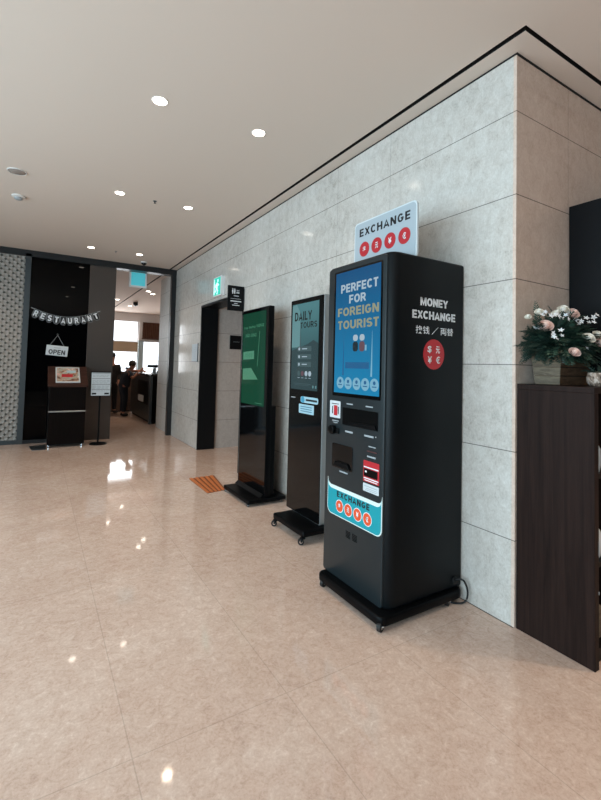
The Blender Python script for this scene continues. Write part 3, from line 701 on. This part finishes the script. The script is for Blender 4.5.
def frond(mb, base, d, L, droop, leaf=.03, n=14, wide=1.0, lw=.2):
    d = Vector(d).normalized(); p = Vector(base); step = L/n; up = Vector((0, 0, 1)); pts = [p.copy()]
    for i in range(n):
        d = (d+Vector((0, 0, -droop/n))).normalized(); p = p+d*step; pts.append(p.copy())
    s = d.cross(up); s = s.normalized() if s.length > .05 else Vector((1, 0, 0))
    mb.tube(pts, .0018, 5, r_end=.0006)
    for i in range(1, n+1):
        t = (pts[i]-pts[i-1]).normalized(); nn = s.cross(t)
        l = leaf*math.sin(math.pi*(.12+.86*i/(n+.5)))**.7
        for sg in (-1, 1):
            q = pts[i]; a_ = (s*sg*wide+t*.7+nn*random.uniform(-.25, .25)).normalized()
            w_ = t*l*lw
            e = q+a_*l; mid = q+a_*l*.5+nn*.003
            mb.quad(q-w_*.3, mid-w_, e, mid+w_)
def rose(c, r, m_, parent, tilt=(0, 0)):
    mb = MB(); cv = Vector(c)
    ax = Vector((tilt[0], tilt[1], 1)).normalized(); u = ax.orthogonal().normalized(); w_ = ax.cross(u)
    mb.ball(c, r*.55, 2)
    for ringi, (rr, hh, cnt, op) in enumerate(((.45, .5, 3, .1), (.65, .35, 4, .3), (.85, .12, 5, .55), (1.0, -.12, 6, .9))):
        for k in range(cnt):
            th = 2*math.pi*(k+.37*ringi)/cnt; ang = 2*math.pi/cnt*.72
            g = [[None]*5 for _ in range(4)]
            for i in range(4):
                for j in range(5):
                    f = i/3; aa = th+ang*(j/4-.5)*1.5
                    rad = r*rr*(.35+.65*math.sin(f*1.45))*(1+.12*op*f*f); z = r*(-.55+(hh+.62)*f-.10*op*f*f*abs(j-2)/2)
                    edge = 1-.16*f*(abs(j-2)/2)**2
                    g[i][j] = mb.bm.verts.new(cv+(u*math.cos(aa)+w_*math.sin(aa))*rad+ax*z*edge)
            for i in range(3):
                for j in range(4): mb.bm.faces.new((g[i][j], g[i][j+1], g[i+1][j+1], g[i+1][j]))
    return mb.build('rose', M[m_], parent, True)
fg = MB(); random.seed(3)
def keep(mb):
    for v in mb.bm.verts:
        if v.co.y > -.008: v.co.y = -.008-(v.co.y+.008)*.05
        if v.co.x > .574: v.co.x = .574
def spray(mb, count, cx, cy, cz, ax, ay, az, L0, L1, leaf, n, lw):
    """fronds that start inside a cushion-shaped bouquet and grow outwards"""
    for k in range(count):
        while True:
            q = Vector((random.uniform(-1, 1), random.uniform(-1, 1), random.uniform(-.35, 1)))
            if .2 < q.length < 1: break
        d = Vector((q.x*1.2+random.uniform(-.4, .4), q.y+random.uniform(-.4, .2), q.z*.8+random.uniform(-.1, .4)))
        frond(mb, (cx+ax*q.x*.75, cy+ay*q.y*.75, cz+az*q.z*.75), d, random.uniform(L0, L1), random.uniform(.3, 1.1), leaf*random.uniform(.8, 1.2), n, 1.2, lw)
spray(fg, 170, .25, -.135, 1.60, .27, .10, .17, .08, .15, .034, 11, .24)
for k in range(46):      # fronds reaching out over the left end
    frond(fg, (random.uniform(.06, .13), random.uniform(-.17, -.05), random.uniform(1.57, 1.68)), (-1, random.uniform(-.3, .1), random.uniform(-.3, .7)), random.uniform(.15, .25), random.uniform(.2, .9), .036, 14, 1.0, .22)
keep(fg); fg.build('fern', M['leaf'], fl)
fg = MB()
spray(fg, 170, .25, -.14, 1.60, .27, .11, .17, .06, .12, .042, 6, .34)
frond(fg, (.14, -.06, 1.70), (-.25, 0, 1), .17, .1, .03, 12, 1.0, .25)
keep(fg); fg.build('leaf_spray', M['leaf2'], fl)
for c_, r, m_, tl in (((.006, -.15, 1.709), .036, 'rosep', (-.9, -.7)), ((.281, -.24, 1.654), .031, 'rosew', (-.6, -1)), ((.402, -.25, 1.631), .036, 'rosep', (-.4, -1)), ((.451, -.21, 1.683), .027, 'rosew', (-.3, -1)),
                      ((.289, -.15, 1.80), .034, 'rosep', (-.6, -.8)), ((.249, -.12, 1.823), .03, 'rosew', (-.5, -.6)), ((.14, -.235, 1.569), .027, 'rosep', (-.7, -1)), ((-.006, -.06, 1.763), .016, 'rosew', (-1, -.5)), ((.211, -.10, 1.798), .024, 'rosew', (-.8, -.5)), ((.087, -.07, 1.799), .022, 'rosew', (-.8, -.4))):
    c_ = Vector(c_)+Vector((-.03, -.035, 0)); rose(c_, r*1.08, m_, fl, tl)
bl = MB(); base = None; random.seed(11)
for k in range(5):
    th = 2*math.pi*k/5
    P = [Vector((0, 0, 0)), Vector((math.cos(th-.5)*.007, math.sin(th-.5)*.007, .002)), Vector((math.cos(th)*.013, math.sin(th)*.013, .003)), Vector((math.cos(th+.5)*.007, math.sin(th+.5)*.007, .002))]
    bl.quad(*P)
bl.ball((0, 0, .002), .003, 1)
spots = [(-0.017, -0.09, 1.689), (0.022, -0.09, 1.691), (-0.026, -0.2, 1.633), (0.078, -0.16, 1.629), (-0.035, -0.2, 1.649), (0.13, -0.16, 1.649), (0.044, -0.2, 1.67), (-0.055, -0.2, 1.739), (-0.016, -0.2, 1.747), (0.023, -0.2, 1.745), (0.205, -0.12, 1.754), (0.078, -0.16, 1.764), (0.249, -0.12, 1.775), (0.115, -0.2, 1.736), (0.304, -0.12, 1.72), (0.326, -0.12, 1.71), (0.282, -0.12, 1.713), (0.336, -0.16, 1.744), (0.394, -0.16, 1.766), (0.514, -0.12, 1.753), (0.477, -0.16, 1.778), (0.426, -0.2, 1.783), (0.39, -0.2, 1.739), (0.395, -0.12, 1.739), (0.442, -0.12, 1.613), (0.309, -0.2, 1.588), (0.43, -0.12, 1.576), (0.428, -0.16, 1.617), (0.36, -0.12, 1.76), (0.092, -0.09, 1.783), (0.062, -0.09, 1.763), (0.216, -0.12, 1.802), (0.293, -0.12, 1.791)]
for i, sp in enumerate(spots):
    sp = Vector(sp)+Vector((-.065, -.065, .006))      # at the outside of the bouquet
    if base is None:
        base = bl.build('blossom', M['bloss']); o = base; o.parent = fl
    else:
        o = base.copy(); COL.objects.link(o); o.parent = fl
    o.location = Vector(sp)-fl.location
    o.rotation_euler = (random.uniform(.7, 1.5), random.uniform(-.3, .3), random.uniform(-1.1, .1)); s_ = random.uniform(1.1, 1.6); o.scale = (s_, s_, s_)

bk = thing('round_basket', 'small round bark basket at the right end of the dark cabinet top', 'basket', (.30, -.31, ZC))
v = MB().lathe([(.001, ZC+.001), (.05, ZC+.001), (.066, ZC+.02), (.070, ZC+.05), (.062, ZC+.075), (.055, ZC+.075), (.05, ZC+.06), (.001, ZC+.06)], .275, -.325, 28)
for x in v.bm.verts: x.co += Vector((random.uniform(-1, 1), random.uniform(-1, 1), 0))*.0025
def bark():
    n = NT('birch bark'); a_ = n.noise(22, 4, .6, 1.5)
    return n.out(n.ramp(a_, [(.38, '#3b2c24'), (.5, '#8b7566'), (.62, '#c9b5a8')]), .8)
v.build('pot', bark(), bk, True)
fg = MB()
for k in range(22):
    th = random.uniform(0, 2*math.pi)
    frond(fg, (.275+.03*math.cos(th), -.325+.03*math.sin(th), ZC+.06), (math.cos(th)*.8+.3, math.sin(th)*.8, .9), random.uniform(.06, .11), 1.2, .025, 8)
fg.build('leaf_spray', M['leaf'], bk)

# ------------------------------------------------------------------ restaurant entrance
bt = thing('letter_bunting', 'black and white RESTAURANT letter bunting hung across the dark glass', 'bunting', (-1.95, YF-.045, 2.15))
YB_ = YF-.045
fl_x = [-2.425+.1063*i for i in range(10)]
def sag(x): t = (x+1.95)/.52; return 2.165+.115*t*t+(.03 if t > 0 else 0)*abs(t)
MB().tube([(-2.50+.1*i, YB_+.004, sag(-2.50+.1*i)+.068) for i in range(12)], .003, 6).build('string', M['inkw'], bt)
for ch, x in zip('RESTAURANT', fl_x):
    ang = math.atan((sag(x+.05)-sag(x-.05))/.1)
    def R(mb):
        c_ = Vector((x, 0, sag(x)))
        for v in mb.bm.verts:
            dx, dz = v.co.x, v.co.z
            v.co.x = c_.x+dx*math.cos(ang)-dz*math.sin(ang); v.co.z = c_.z+dx*math.sin(ang)+dz*math.cos(ang)
        return mb
    shp = lambda e: [(-.05+e, .075-e), (-.05+e, -.04), (-.025, -.078+e), (.025, -.078+e), (.05-e, -.04), (.05-e, .075-e)]
    fg_ = R(MB().prism(shp(0), 'y', YB_, YB_+.003)).build('flag', M['inkg'], bt)
    R(MB().prism(shp(.0045), 'y', YB_-.001, YB_+.001)).build('flag_face', M['inkb'], fg_)
    R(block_mb(ch, -.032, .032, -.050, .056, 'S', YB_-.001, .22, .001)).build('letter', M['inkw'], fg_)

op = thing('open_sign', 'white hanging OPEN sign on the dark glass below the bunting', 'sign', (-2.075, YF-.04, 1.63))
YO = YF-.035
def rotS(mb, cx, cz, a_):
    for v in mb.bm.verts:
        dx, dz = v.co.x-cx, v.co.z-cz; v.co.x = cx+dx*math.cos(a_)-dz*math.sin(a_); v.co.z = cz+dx*math.sin(a_)+dz*math.cos(a_)
    return mb
A_ = -.075
bo = rotS(MB().box(-2.245, -1.905, YO-.012, YO, 1.533, 1.713, .002, 1), -2.075, 1.623, A_).build('board', M['paper'], op)
rotS(block_mb('OPEN', -2.205, -1.945, 1.556, 1.640, 'S', YO-.0121, .2, .001), -2.075, 1.623, A_).build('lettering', M['inkb'], bo)
rotS(MB().box(-2.13, -2.02, YO-.013, YO-.0118, 1.668, 1.678), -2.075, 1.623, A_).build('small_print', M['inkg'], bo)
MB().tube([(-2.19, YO-.004, 1.72), (-2.075, YO-.004, 1.90)], .003, 6).tube([(-1.965, YO-.004, 1.70), (-2.075, YO-.004, 1.90)], .003, 6).build('string', M['inkg'], op)
MB().prism(circ(-2.075, 1.915, .02, 16), 'y', YO-.01, YO+.03).tube([(-2.075, YO-.012, 1.895), (-2.075, YO-.018, 1.885), (-2.075, YO-.018, 1.905)], .004, 6).build('hook', M['chrome'], op)

le = thing('host_lectern', 'dark walnut host lectern with sloped top in front of the black glass', 'lectern', (-1.89, 6.97, 0))
prof = [(6.76, .05), (7.20, .05), (7.20, 1.30), (6.76, 1.02)]
MB().prism(prof, 'x', -2.18, -1.625, .004).build('body', M['darkwood'], le)
MB().prism([(6.735, 1.005), (6.735, 1.035), (7.20, 1.345), (7.22, 1.345), (7.22, 1.30)], 'x', -2.205, -1.60, .003).build('sloped_top', M['topwood'], le)
MB().box(-2.18, -1.625, 6.752, 6.762, .585, .608, .002, 1).build('metal_strip', M['alu'], le, label='pale metal strip across the front')
MB().box(-2.16, -1.645, 6.78, 7.18, .035, .05).build('base', M['rubber'], le)
for x, y in ((-2.15, 6.79), (-1.66, 6.79), (-2.15, 7.17), (-1.66, 7.17)): MB().lathe([(.013, 0), (.013, .036)], x, y, 14).build('foot', M['chrome'], le)
def slope(y): return 1.035+(y-6.735)/(7.20-6.735)*.31
mc = thing('menu_board', 'framed menu picture board resting on the sloped lectern top', 'menu', (-1.90, 6.95, slope(6.95)))
def on_slope(x0, x1, s0, s1, e0, e1):
    d = Vector((0, .465, .31)).normalized(); n_ = Vector((0, -.31, .465)).normalized(); o_ = Vector((0, 6.735, 1.035))
    b = bmesh.new(); vs = []
    for e in (e0, e1):
        vs.append([b.verts.new(Vector((x, 0, 0))+o_+d*s+n_*e) for x, s in ((x0, s0), (x1, s0), (x1, s1), (x0, s1))])
    b.faces.new(vs[0][::-1]); b.faces.new(vs[1])
    for i in range(4): b.faces.new((vs[0][i], vs[0][(i+1) % 4], vs[1][(i+1) % 4], vs[1][i]))
    bmesh.ops.recalc_face_normals(b, faces=b.faces); mb = MB(); mb._merge(b); return mb
on_slope(-2.09, -1.72, .07, .52, .001, .012).build('board', M['paper'], mc)
def food():
    n = NT('food photo print'); a_ = n.noise(9, 3, .6, 1.0)
    return n.out(n.ramp(a_, [(.36, '#5d4336'), (.46, '#b98f78'), (.52, '#8fa89d'), (.60, '#cf9a8a'), (.7, '#e3d6c8')]), .35)
on_slope(-2.07, -1.74, .10, .49, .0118, .013).build('photo', food(), mc)
on_slope(-2.0, -1.83, .22, .31, .0129, .0135).build('photo_plate', M['red'], mc); on_slope(-1.92, -1.78, .35, .42, .0129, .0135).build('photo_plate', M['column'], mc)

ss = thing('sign_stand', 'thin black pole stand holding a white notice right of the lectern', 'sign stand', (-1.395, 6.86, 0))
MB().lathe([(.001, 0), (.145, 0), (.145, .012), (.12, .022), (.02, .032), (.001, .032)], -1.395, 6.86, 36).build('base', M['base'], ss, True)
MB().tube([(-1.395, 6.86, .03), (-1.395, 6.86, .86)], .014, 14).build('pole', M['base'], ss)
bo = MB().box(-1.555, -1.225, 6.835, 6.86, .84, 1.275, .003, 1).build('frame', M['base'], ss)
nb = MB().box(-1.545, -1.235, 6.8335, 6.836, .85, 1.255).build('notice', M['paper'], bo)
for z, h, m_ in ((1.235, .018, 'inkg'), (1.148, .006, 'inkb'), (1.045, .006, 'inkb'), (.955, .006, 'inkb')):
    MB().box(-1.535, -1.245, 6.8322, 6.8336, z, z+h).build('notice_rule', M[m_], nb)
for z in (1.205, 1.185, 1.115, 1.09, 1.07, 1.015, .995, .975, .93):
    g = MB(); x = -1.525
    while x < -1.28:
        l = random.uniform(.02, .07); g.box(x, min(x+l, -1.255), 6.8325, 6.8336, z, z+.007); x += l+.015
    g.build('notice_print', M['inkg'], nb)
MB().box(-1.53, -1.46, 6.8325, 6.8336, .87, .90).box(-1.33, -1.255, 6.8325, 6.8336, .87, .90).build('notice_mark', M['inkb'], nb)

tag(MB().prism([(-2.43, 7.02), (-2.19, 7.10), (-2.19, 6.62), (-2.385, 6.64)], 'z', .0005, .008).build('floor_mat', M['steel'], None), 'flat grey mat on the floor at the left foot of the lectern', 'mat')

hs = thing('hanging_exit_sign', 'lit cyan exit sign hanging inside the restaurant entrance', 'exit sign', (-.69, 7.6, 2.97))
MB().box(-.865, -.525, 7.595, 7.64, 2.965, 3.295, .004, 1).build('housing', M['white'], hs)
MB().box(-.830, -.560, 7.5935, 7.596, 3.000, 3.262).build('lit_face', M['exitcyan'], hs)
MB().tube([(-.80, 7.617, 3.29), (-.80, 7.617, H)], .008, 8).tube([(-.59, 7.617, 3.29), (-.59, 7.617, H)], .008, 8).build('hanger', M['white'], hs)

# ------------------------------------------------------------------ ceiling fittings
def downlight(x, y, label, group=None, power=14, r=.042, name='downlight', cone=110):
    t = thing(name, label, 'ceiling light', (x, y, H), group)
    b = bmesh.new()
    MB().lathe([(r*1.15, H-.0005), (r*1.35, H-.004), (r*1.45, H-.0005)], x, y, 28, False).build('rim', M['lamprim'], t, True)
    MB().lathe([(.001, H-.003), (r*1.14, H-.003), (r*1.14, H-.0008), (.001, H-.0008)], x, y, 28).build('lamp', M['lamp'], t)
    l = bpy.data.lights.new('bulb', 'SPOT'); l.energy = power; l.color = WARM; l.spot_size = math.radians(cone); l.spot_blend = .9; l.shadow_soft_size = .05
    o = bpy.data.objects.new('bulb', l); COL.objects.link(o); o.parent = t; o.location = (0, 0, -.02)
    return t
LP = 34
for x, y, lb in ((-1.689, 1.685, 'round ceiling downlight, nearest the camera in the left row'), (-.898, 1.67, 'round ceiling downlight, nearest the camera in the row by the wall'),
                 (-1.655, 3.685, 'round ceiling downlight, second in the left row'), (-.871, 3.69, 'round ceiling downlight, second in the row by the wall'),
                 (-1.68, 6.45, 'round ceiling downlight, last of the left row before the restaurant'), (-.905, 6.45, 'round ceiling downlight, last of the row by the wall before the restaurant')):
    downlight(x, y, lb, 'lobby downlights', LP)
for i, (x, y) in enumerate(((.30, 10.8), (.10, 10.4), (.24, 13.9), (-.35, 12.6))):
    downlight(x, y, ['restaurant downlight, right of the nearest pair', 'restaurant downlight, left of the nearest pair', 'small far restaurant downlight on the right', 'small far restaurant downlight on the left'][i], 'restaurant downlights', 45, .05)
l = bpy.data.lights.new('corridor_bulb', 'SPOT'); l.energy = 34; l.color = WARM; l.spot_size = math.radians(140); l.spot_blend = .8
o = bpy.data.objects.new('corridor_bulb', l); COL.objects.link(o); o.location = (1.5, 4.6, 2.72)
# added unseen lamps without fittings; the stronger ones brighten the pillar's end face
for x, y in ((-.9, -.6), (1.2, -1.5), (2.6, -1.9), (-3.3, 3.7), (-3.3, 6.4), (1.2, -3.6), (2.6, -3.6), (-1.2, -3.2)):
    l = bpy.data.lights.new('fill_bulb', 'SPOT'); l.energy = LP*(3.2 if x > 0 else 1); l.color = WARM; l.spot_size = math.radians(115); l.spot_blend = .9; l.shadow_soft_size = .05
    o = bpy.data.objects.new('fill_bulb', l); COL.objects.link(o); o.location = (x, y, H-.02)
sp = thing('ceiling_speaker', 'flat round grey speaker grille in the ceiling at far left', 'speaker', (-2.63, 3.70, H))
MB().lathe([(.001, H-.006), (.075, H-.006), (.082, H-.0005), (.001, H-.0005)], -2.63, 3.70, 32).build('grille', mat('grey grille', '#9a9089', .8, spec=.1), sp, True)
MB().lathe([(.080, H-.0075), (.086, H-.0075), (.088, H-.0005), (.080, H-.0005), (.080, H-.0075)], -2.63, 3.70, 32, False).build('rim', M['lamprim'], sp, True)
sm = thing('smoke_detector', 'small white smoke detector on the ceiling behind the speaker grille', 'smoke detector', (-2.64, 4.47, H))
MB().lathe([(.07, H-.0005), (.07, H-.018), (.05, H-.022), (.001, H-.022)], -2.64, 4.47, 28).build('base', M['lamprim'], sm, True)
MB().lathe([(.04, H-.021), (.04, H-.04), (.025, H-.05), (.001, H-.05)], -2.64, 4.47, 24).build('sensor', M['inkg'], sm, True)
for x, y, lb in ((-1.265, 3.70, 'tiny ceiling sprinkler between the second pair of downlights'), (-1.29, 6.46, 'tiny ceiling sprinkler between the last pair of downlights')):
    q = thing('sprinkler', lb, 'sprinkler', (x, y, H), 'ceiling sprinklers')
    MB().lathe([(.022, H-.0005), (.022, H-.004), (.001, H-.004)], x, y, 16).build('escutcheon', M['steel'], q)
    MB().lathe([(.006, H-.003), (.006, H-.025), (.014, H-.026), (.014, H-.028), (.001, H-.028)], x, y, 12).build('head', M['darkframe'], q)
cc = thing('dome_camera', 'black dome camera on the ceiling above the restaurant entrance', 'security camera', (-.718, 6.98, H))
MB().lathe([(.06, H-.0005), (.06, H-.02), (.001, H-.02)], -.718, 6.98, 24).build('mount', M['white'], cc, True)
MB().lathe([(.048, H-.019), (.047, H-.035), (.038, H-.055), (.02, H-.066), (.001, H-.069)], -.718, 6.98, 24).build('dome', M['gloss'], cc, True)
cc = thing('dome_camera', 'black dome camera on the ceiling inside the restaurant', 'security camera', (.18, 12.6, H))
MB().lathe([(.07, H-.0005), (.07, H-.03), (.001, H-.03)], .18, 12.6, 24).build('mount', M['white'], cc, True)
MB().lathe([(.07, H-.03), (.075, H-.09), (.055, H-.14), (.001, H-.16)], .18, 12.6, 24).build('dome', M['gloss'], cc, True)

# ------------------------------------------------------------------ restaurant interior
ct = thing('service_counter', 'black and steel service counter just inside the restaurant', 'counter', (.3, 10.3, 0))
MB().box(-.03, .30, 9.14, 11.6, .06, 1.13).build('body', M['counter'], ct)
MB().box(.0, .45, 9.08, 9.14, 0, 1.15, .004, 1).build('end_panel', M['blackglass'], ct)
MB().box(-.06, .0, 9.06, 9.16, 0, 1.15, .003, 1).build('corner_post', M['steel'], ct)
MB().box(-.045, .46, 9.05, 11.65, 1.13, 1.18, .006, 2).build('top', M['countertop'], ct)
MB().box(-.036, -.028, 9.4, 10.6, .42, 1.0).build('front_recess', M['recess'], ct)
MB().box(0, .30, 9.2, 11.55, 0, .06).build('plinth', M['rubber'], ct)
tag(MB().box(-.041, -.037, 9.85, 10.5, .46, .62).build('notice_sheet', M['paper'], None), 'pale sheet fixed to the front of the service counter', 'notice')
mo = thing('monitor', 'dark monitor standing on the service counter', 'monitor', (.22, 9.8, 1.18))
MB().box(.12, .32, 9.72, 9.88, 1.18, 1.195, .003, 1).build('foot', M['base'], mo)
MB().tube([(.22, 9.8, 1.19), (.24, 9.8, 1.42)], .012, 8).build('stem', M['base'], mo)
rotm = MB().box(.02, .44, 9.79, 9.81, 1.33, 1.40, .003, 1); rotm.build('display', M['base'], mo)
lp = thing('tablet', 'pale tablet leaning on the service counter', 'tablet', (.12, 9.4, 1.18))
MB().prism([(.14, 1.181), (.20, 1.181), (.26, 1.40), (.245, 1.40)], 'y', 9.40, 9.43, .002).build('case', M['base'], lp)
MB().prism([(.06, 1.181), (.135, 1.181), (.165, 1.33), (.09, 1.33)], 'y', 9.46, 9.47).build('page', M['signboard'], lp)
ds = thing('reception_desk', 'brown wooden reception desk at the far end of the restaurant aisle', 'desk', (-.9, 12.4, 0))
MB().box(-2.2, .07, 12.0, 12.05, .03, 1.12).build('front', M['deskwood'], ds)
MB().box(-2.25, .10, 11.97, 12.7, 1.12, 1.17, .005, 1).build('top', M['deskwood'], ds)
MB().box(.03, .07, 12.05, 12.65, .0, 1.12).box(-2.2, -2.16, 12.05, 12.65, 0, 1.12).build('end_panel', M['deskwood'], ds)
MB().box(-2.18, .03, 12.04, 12.06, 0, .03).build('plinth', M['rubber'], ds)
for i, (x, y, s) in enumerate(((-.30, 12.3, 1.0), (-.0, 12.5, .6))):
    pt = thing('potted_plant', ['bushy dark potted plant on the left of the reception desk', 'smaller dark potted plant at the right end of the reception desk'][i], 'plant', (x, y, 1.17), 'plants on the reception desk')
    MB().lathe([(.04*s, 1.171), (.06*s, 1.25), (.05*s, 1.25), (.03*s, 1.22), (.001, 1.22)], x, y, 16).build('pot', M['paper'] if i == 0 else M['base'], pt, True)
    g = MB()
    for k in range(46):
        th = random.uniform(0, 6.28); frond(g, (x, y, 1.24), (math.cos(th)*.9, math.sin(th)*.9, random.uniform(.2, 1.2)), random.uniform(.10, .22)*s, .6, .045*s, 6, 1.4)
    g.build('foliage', mat('very dark leaf', '#1a1f1c', .6), pt)
bl_ = thing('window_valance', 'brown slatted wooden valance above the far right restaurant window', 'valance', (1.8, 15.9, 2.36))
MB().box(1.08, 2.62, 15.88, 15.93, 2.36, 3.02).build('backing', M['valance'], bl_)
for k in range(22): MB().box(1.09+k*.07, 1.125+k*.07, 15.85, 15.885, 2.40, 3.0).build('slat', M['valance'], bl_)
MB().box(1.06, 2.64, 15.84, 15.93, 2.35, 2.40).build('rail', M['deskwood'], bl_)
rb = thing('roller_blind', 'beige roller blind across the far left restaurant window', 'blind', (-.8, 15.93, 1.87))
MB().box(-2.55, .93, 15.95, 15.955, 1.87, 2.23).build('fabric', M['blind'], rb); MB().tube([(-2.55, 15.95, 2.24), (.93, 15.95, 2.24)], .025, 10).build('roller', M['white'], rb); MB().box(-2.55, .93, 15.94, 15.965, 1.85, 1.875).build('bottom_bar', M['white'], rb)

# ------------------------------------------------------------------ people in the restaurant
def skin_mesh(name, chains, m, parent, root, sub=2):
    """chains: list of lists of ((x,y,z), radius); equal points are welded"""
    V, E, Rr, idx = [], [], [], {}
    for ch in chains:
        prev = None
        for p, r in ch:
            k = tuple(round(q, 4) for q in p)
            if k not in idx: idx[k] = len(V); V.append(Vector(p)); Rr.append(r)
            i = idx[k]
            if prev is not None and prev != i: E.append((prev, i))
            prev = i
    off = Vector((0, 0, 0)); q = parent
    while q is not None: off += q.location; q = q.parent
    me = bpy.data.meshes.new(name); me.from_pydata([v-off for v in V], E, []); o = bpy.data.objects.new(name, me); COL.objects.link(o); o.parent = parent
    sk = o.modifiers.new('skin', 'SKIN'); sk.use_smooth_shade = True
    for i, r in enumerate(Rr):
        d = me.skin_vertices[0].data[i]; d.radius = (r, r); d.use_root = (i == root)
    ss_ = o.modifiers.new('sub', 'SUBSURF'); ss_.levels = sub; ss_.render_levels = sub
    dg = bpy.context.evaluated_depsgraph_get(); nm = bpy.data.meshes.new_from_object(o.evaluated_get(dg))
    o.modifiers.clear(); o.data = nm; nm.name = name; nm.materials.clear(); nm.materials.append(m)
    for pz in nm.polygons: pz.use_smooth = True
    return o
def person(label, base, J, hair_len, top_m, bottom_m, sleeve):
    """J: joints in world space"""
    t = thing('person', label, 'person', base)
    hd, nk, ch, pv = J['head'], J['neck'], J['chest'], J['pelvis']
    mid = [(ch[i]+pv[i])/2 for i in range(3)]
    fwd = Vector(J['face']).normalized()
    body = [[(pv, .10), (mid, .105), (ch, .125), (nk, .052), (hd, .075), (tuple(Vector(hd)+Vector((0, 0, .085))), .07)]]
    up = []
    for sd in 'LR':
        sh, el, wr, hp, kn, an = (J[k+sd] for k in ('sh', 'el', 'wr', 'hip', 'kn', 'an'))
        body.append([(ch, .125), (sh, .055), (el, .042), (wr, .030)])
        d = (Vector(wr)-Vector(el)).normalized(); s_ = d.orthogonal().normalized(); palm = Vector(wr)+d*.06
        body.append([(wr, .030), (tuple(palm), .028)])
        for k, (o_, l) in enumerate(((-.024, .065), (-.008, .075), (.008, .07), (.024, .055))):
            b0 = palm+s_*o_; body.append([(tuple(palm), .028), (tuple(b0+d*.03), .009), (tuple(b0+d*(.03+l*.5)+Vector((0, 0, -.008))), .008), (tuple(b0+d*(.03+l*.9)+Vector((0, 0, -.022))), .006)])
        body.append([(wr, .030), (tuple(Vector(wr)+d*.03+s_*.04), .010), (tuple(Vector(wr)+d*.065+s_*.055), .008)])
        foot = Vector(an)+fwd*.13+Vector((0, 0, -.035))
        body.append([(pv, .10), (hp, .075), (kn, .055), (an, .04), (tuple(foot), .032)])
    skin_mesh('body', body, M['skin'], t, 0)
    # head detail: nose, ears
    h = Vector(hd)+Vector((0, 0, .04)); side = fwd.cross(Vector((0, 0, 1))).normalized()
    g = MB(); g.ball(h+side*.074, .02, 1, (.6, 1, 1.3)); g.ball(h-side*.074, .02, 1, (.6, 1, 1.3)); g.ball(h+fwd*.085+Vector((0, 0, -.005)), .016, 1); g.build('face_features', M['skin'], t, True)
    g = MB(); 
    for sgn in (-1, 1): g.ball(h+fwd*.072+side*sgn*.03+Vector((0, 0, .02)), .008, 1)
    g.build('eyes', M['inkb'], t, True)
    g = MB(); g.ball(h-fwd*.022+Vector((0, 0, .05)), .098, 3, (1, 1, 1.02))
    if hair_len: g.ball(h-fwd*.05+Vector((0, 0, -hair_len*.3)), .085, 3, (1, 1, 1.4))
    g.build('hair', M['hair'], t, True)
    shirt = [[(tuple(Vector(pv)+Vector((0, 0, -.11))), .172), (mid, .150), (ch, .160), (tuple(Vector(ch)*.45+Vector(nk)*.55), .075)]]
    trs = [[(tuple(Vector(pv)+Vector((0, 0, .04))), .155), (pv, .165)]]
    for sd in 'LR':
        sh, el, wr, hp, kn, an = (J[k+sd] for k in ('sh', 'el', 'wr', 'hip', 'kn', 'an'))
        end = Vector(sh).lerp(Vector(el), .75) if sleeve == 'short' else Vector(wr)
        c_ = [(ch, .152), (sh, .07)] + ([(el, .056)] if sleeve != 'short' else []) + [(tuple(end), .056 if sleeve == 'short' else .042)]
        shirt.append(c_)
        trs.append([(pv, .165), (hp, .118), (kn, .073), (tuple(Vector(an)+Vector((0, 0, .01))), .056)])
    skin_mesh('shirt', shirt, top_m, t, 1); skin_mesh('trousers', trs, bottom_m, t, 1)
    g = MB()
    for sd in 'LR':
        an = Vector(J['an'+sd]); g.ball(an+fwd*.06+Vector((0, 0, -.03)), .06, 2, (.8+.9*abs(fwd.x), .8+.9*abs(fwd.y), .75))
    g.build('shoes', M['clothblack'], t, True)
    return t
# standing guest dressed in black, half hidden by the bronze panel
x, y = -.56, 11.6
person('standing person in black at the left side of the restaurant aisle', (x, y, 0), dict(
    head=(x, y, 1.54), neck=(x, y, 1.42), chest=(x, y, 1.25), pelvis=(x, y, .92), face=(.5, -1, 0),
    shL=(x+.17, y-.01, 1.34), elL=(x+.21, y+.01, 1.08), wrL=(x+.17, y-.13, .92), shR=(x-.17, y-.01, 1.34), elR=(x-.21, y+.01, 1.08), wrR=(x-.18, y-.12, .90),
    hipL=(x+.09, y, .85), knL=(x+.095, y-.02, .48), anL=(x+.10, y+.01, .085), hipR=(x-.09, y, .85), knR=(x-.095, y-.02, .48), anR=(x-.10, y+.01, .085)), .2, M['clothblack'], M['clothblack'], 'long')
# person in navy leaning over the counter with bare forearms
x, y = -.30, 10.95
person('person in navy leaning with bare forearms on the service counter', (x, y, 0), dict(
    head=(x+.17, y-.06, 1.315), neck=(x+.10, y-.03, 1.245), chest=(x+.03, y-.01, 1.10), pelvis=(x-.05, y, .86), face=(.7, -.7, -.2),
    shL=(x+.06, y+.15, 1.17), elL=(x+.20, y+.18, 1.215), wrL=(x+.40, y+.05, 1.215), shR=(x+.06, y-.19, 1.17), elR=(x+.14, y-.25, 1.02), wrR=(x+.33, y-.20, 1.215),
    hipL=(x-.05, y+.09, .80), knL=(x-.02, y+.10, .46), anL=(x-.05, y+.10, .085), hipR=(x-.05, y-.09, .80), knR=(x-.0, y-.10, .46), anR=(x-.04, y-.10, .085)), 0, M['clothnavy'], M['clothnavy'], 'short')
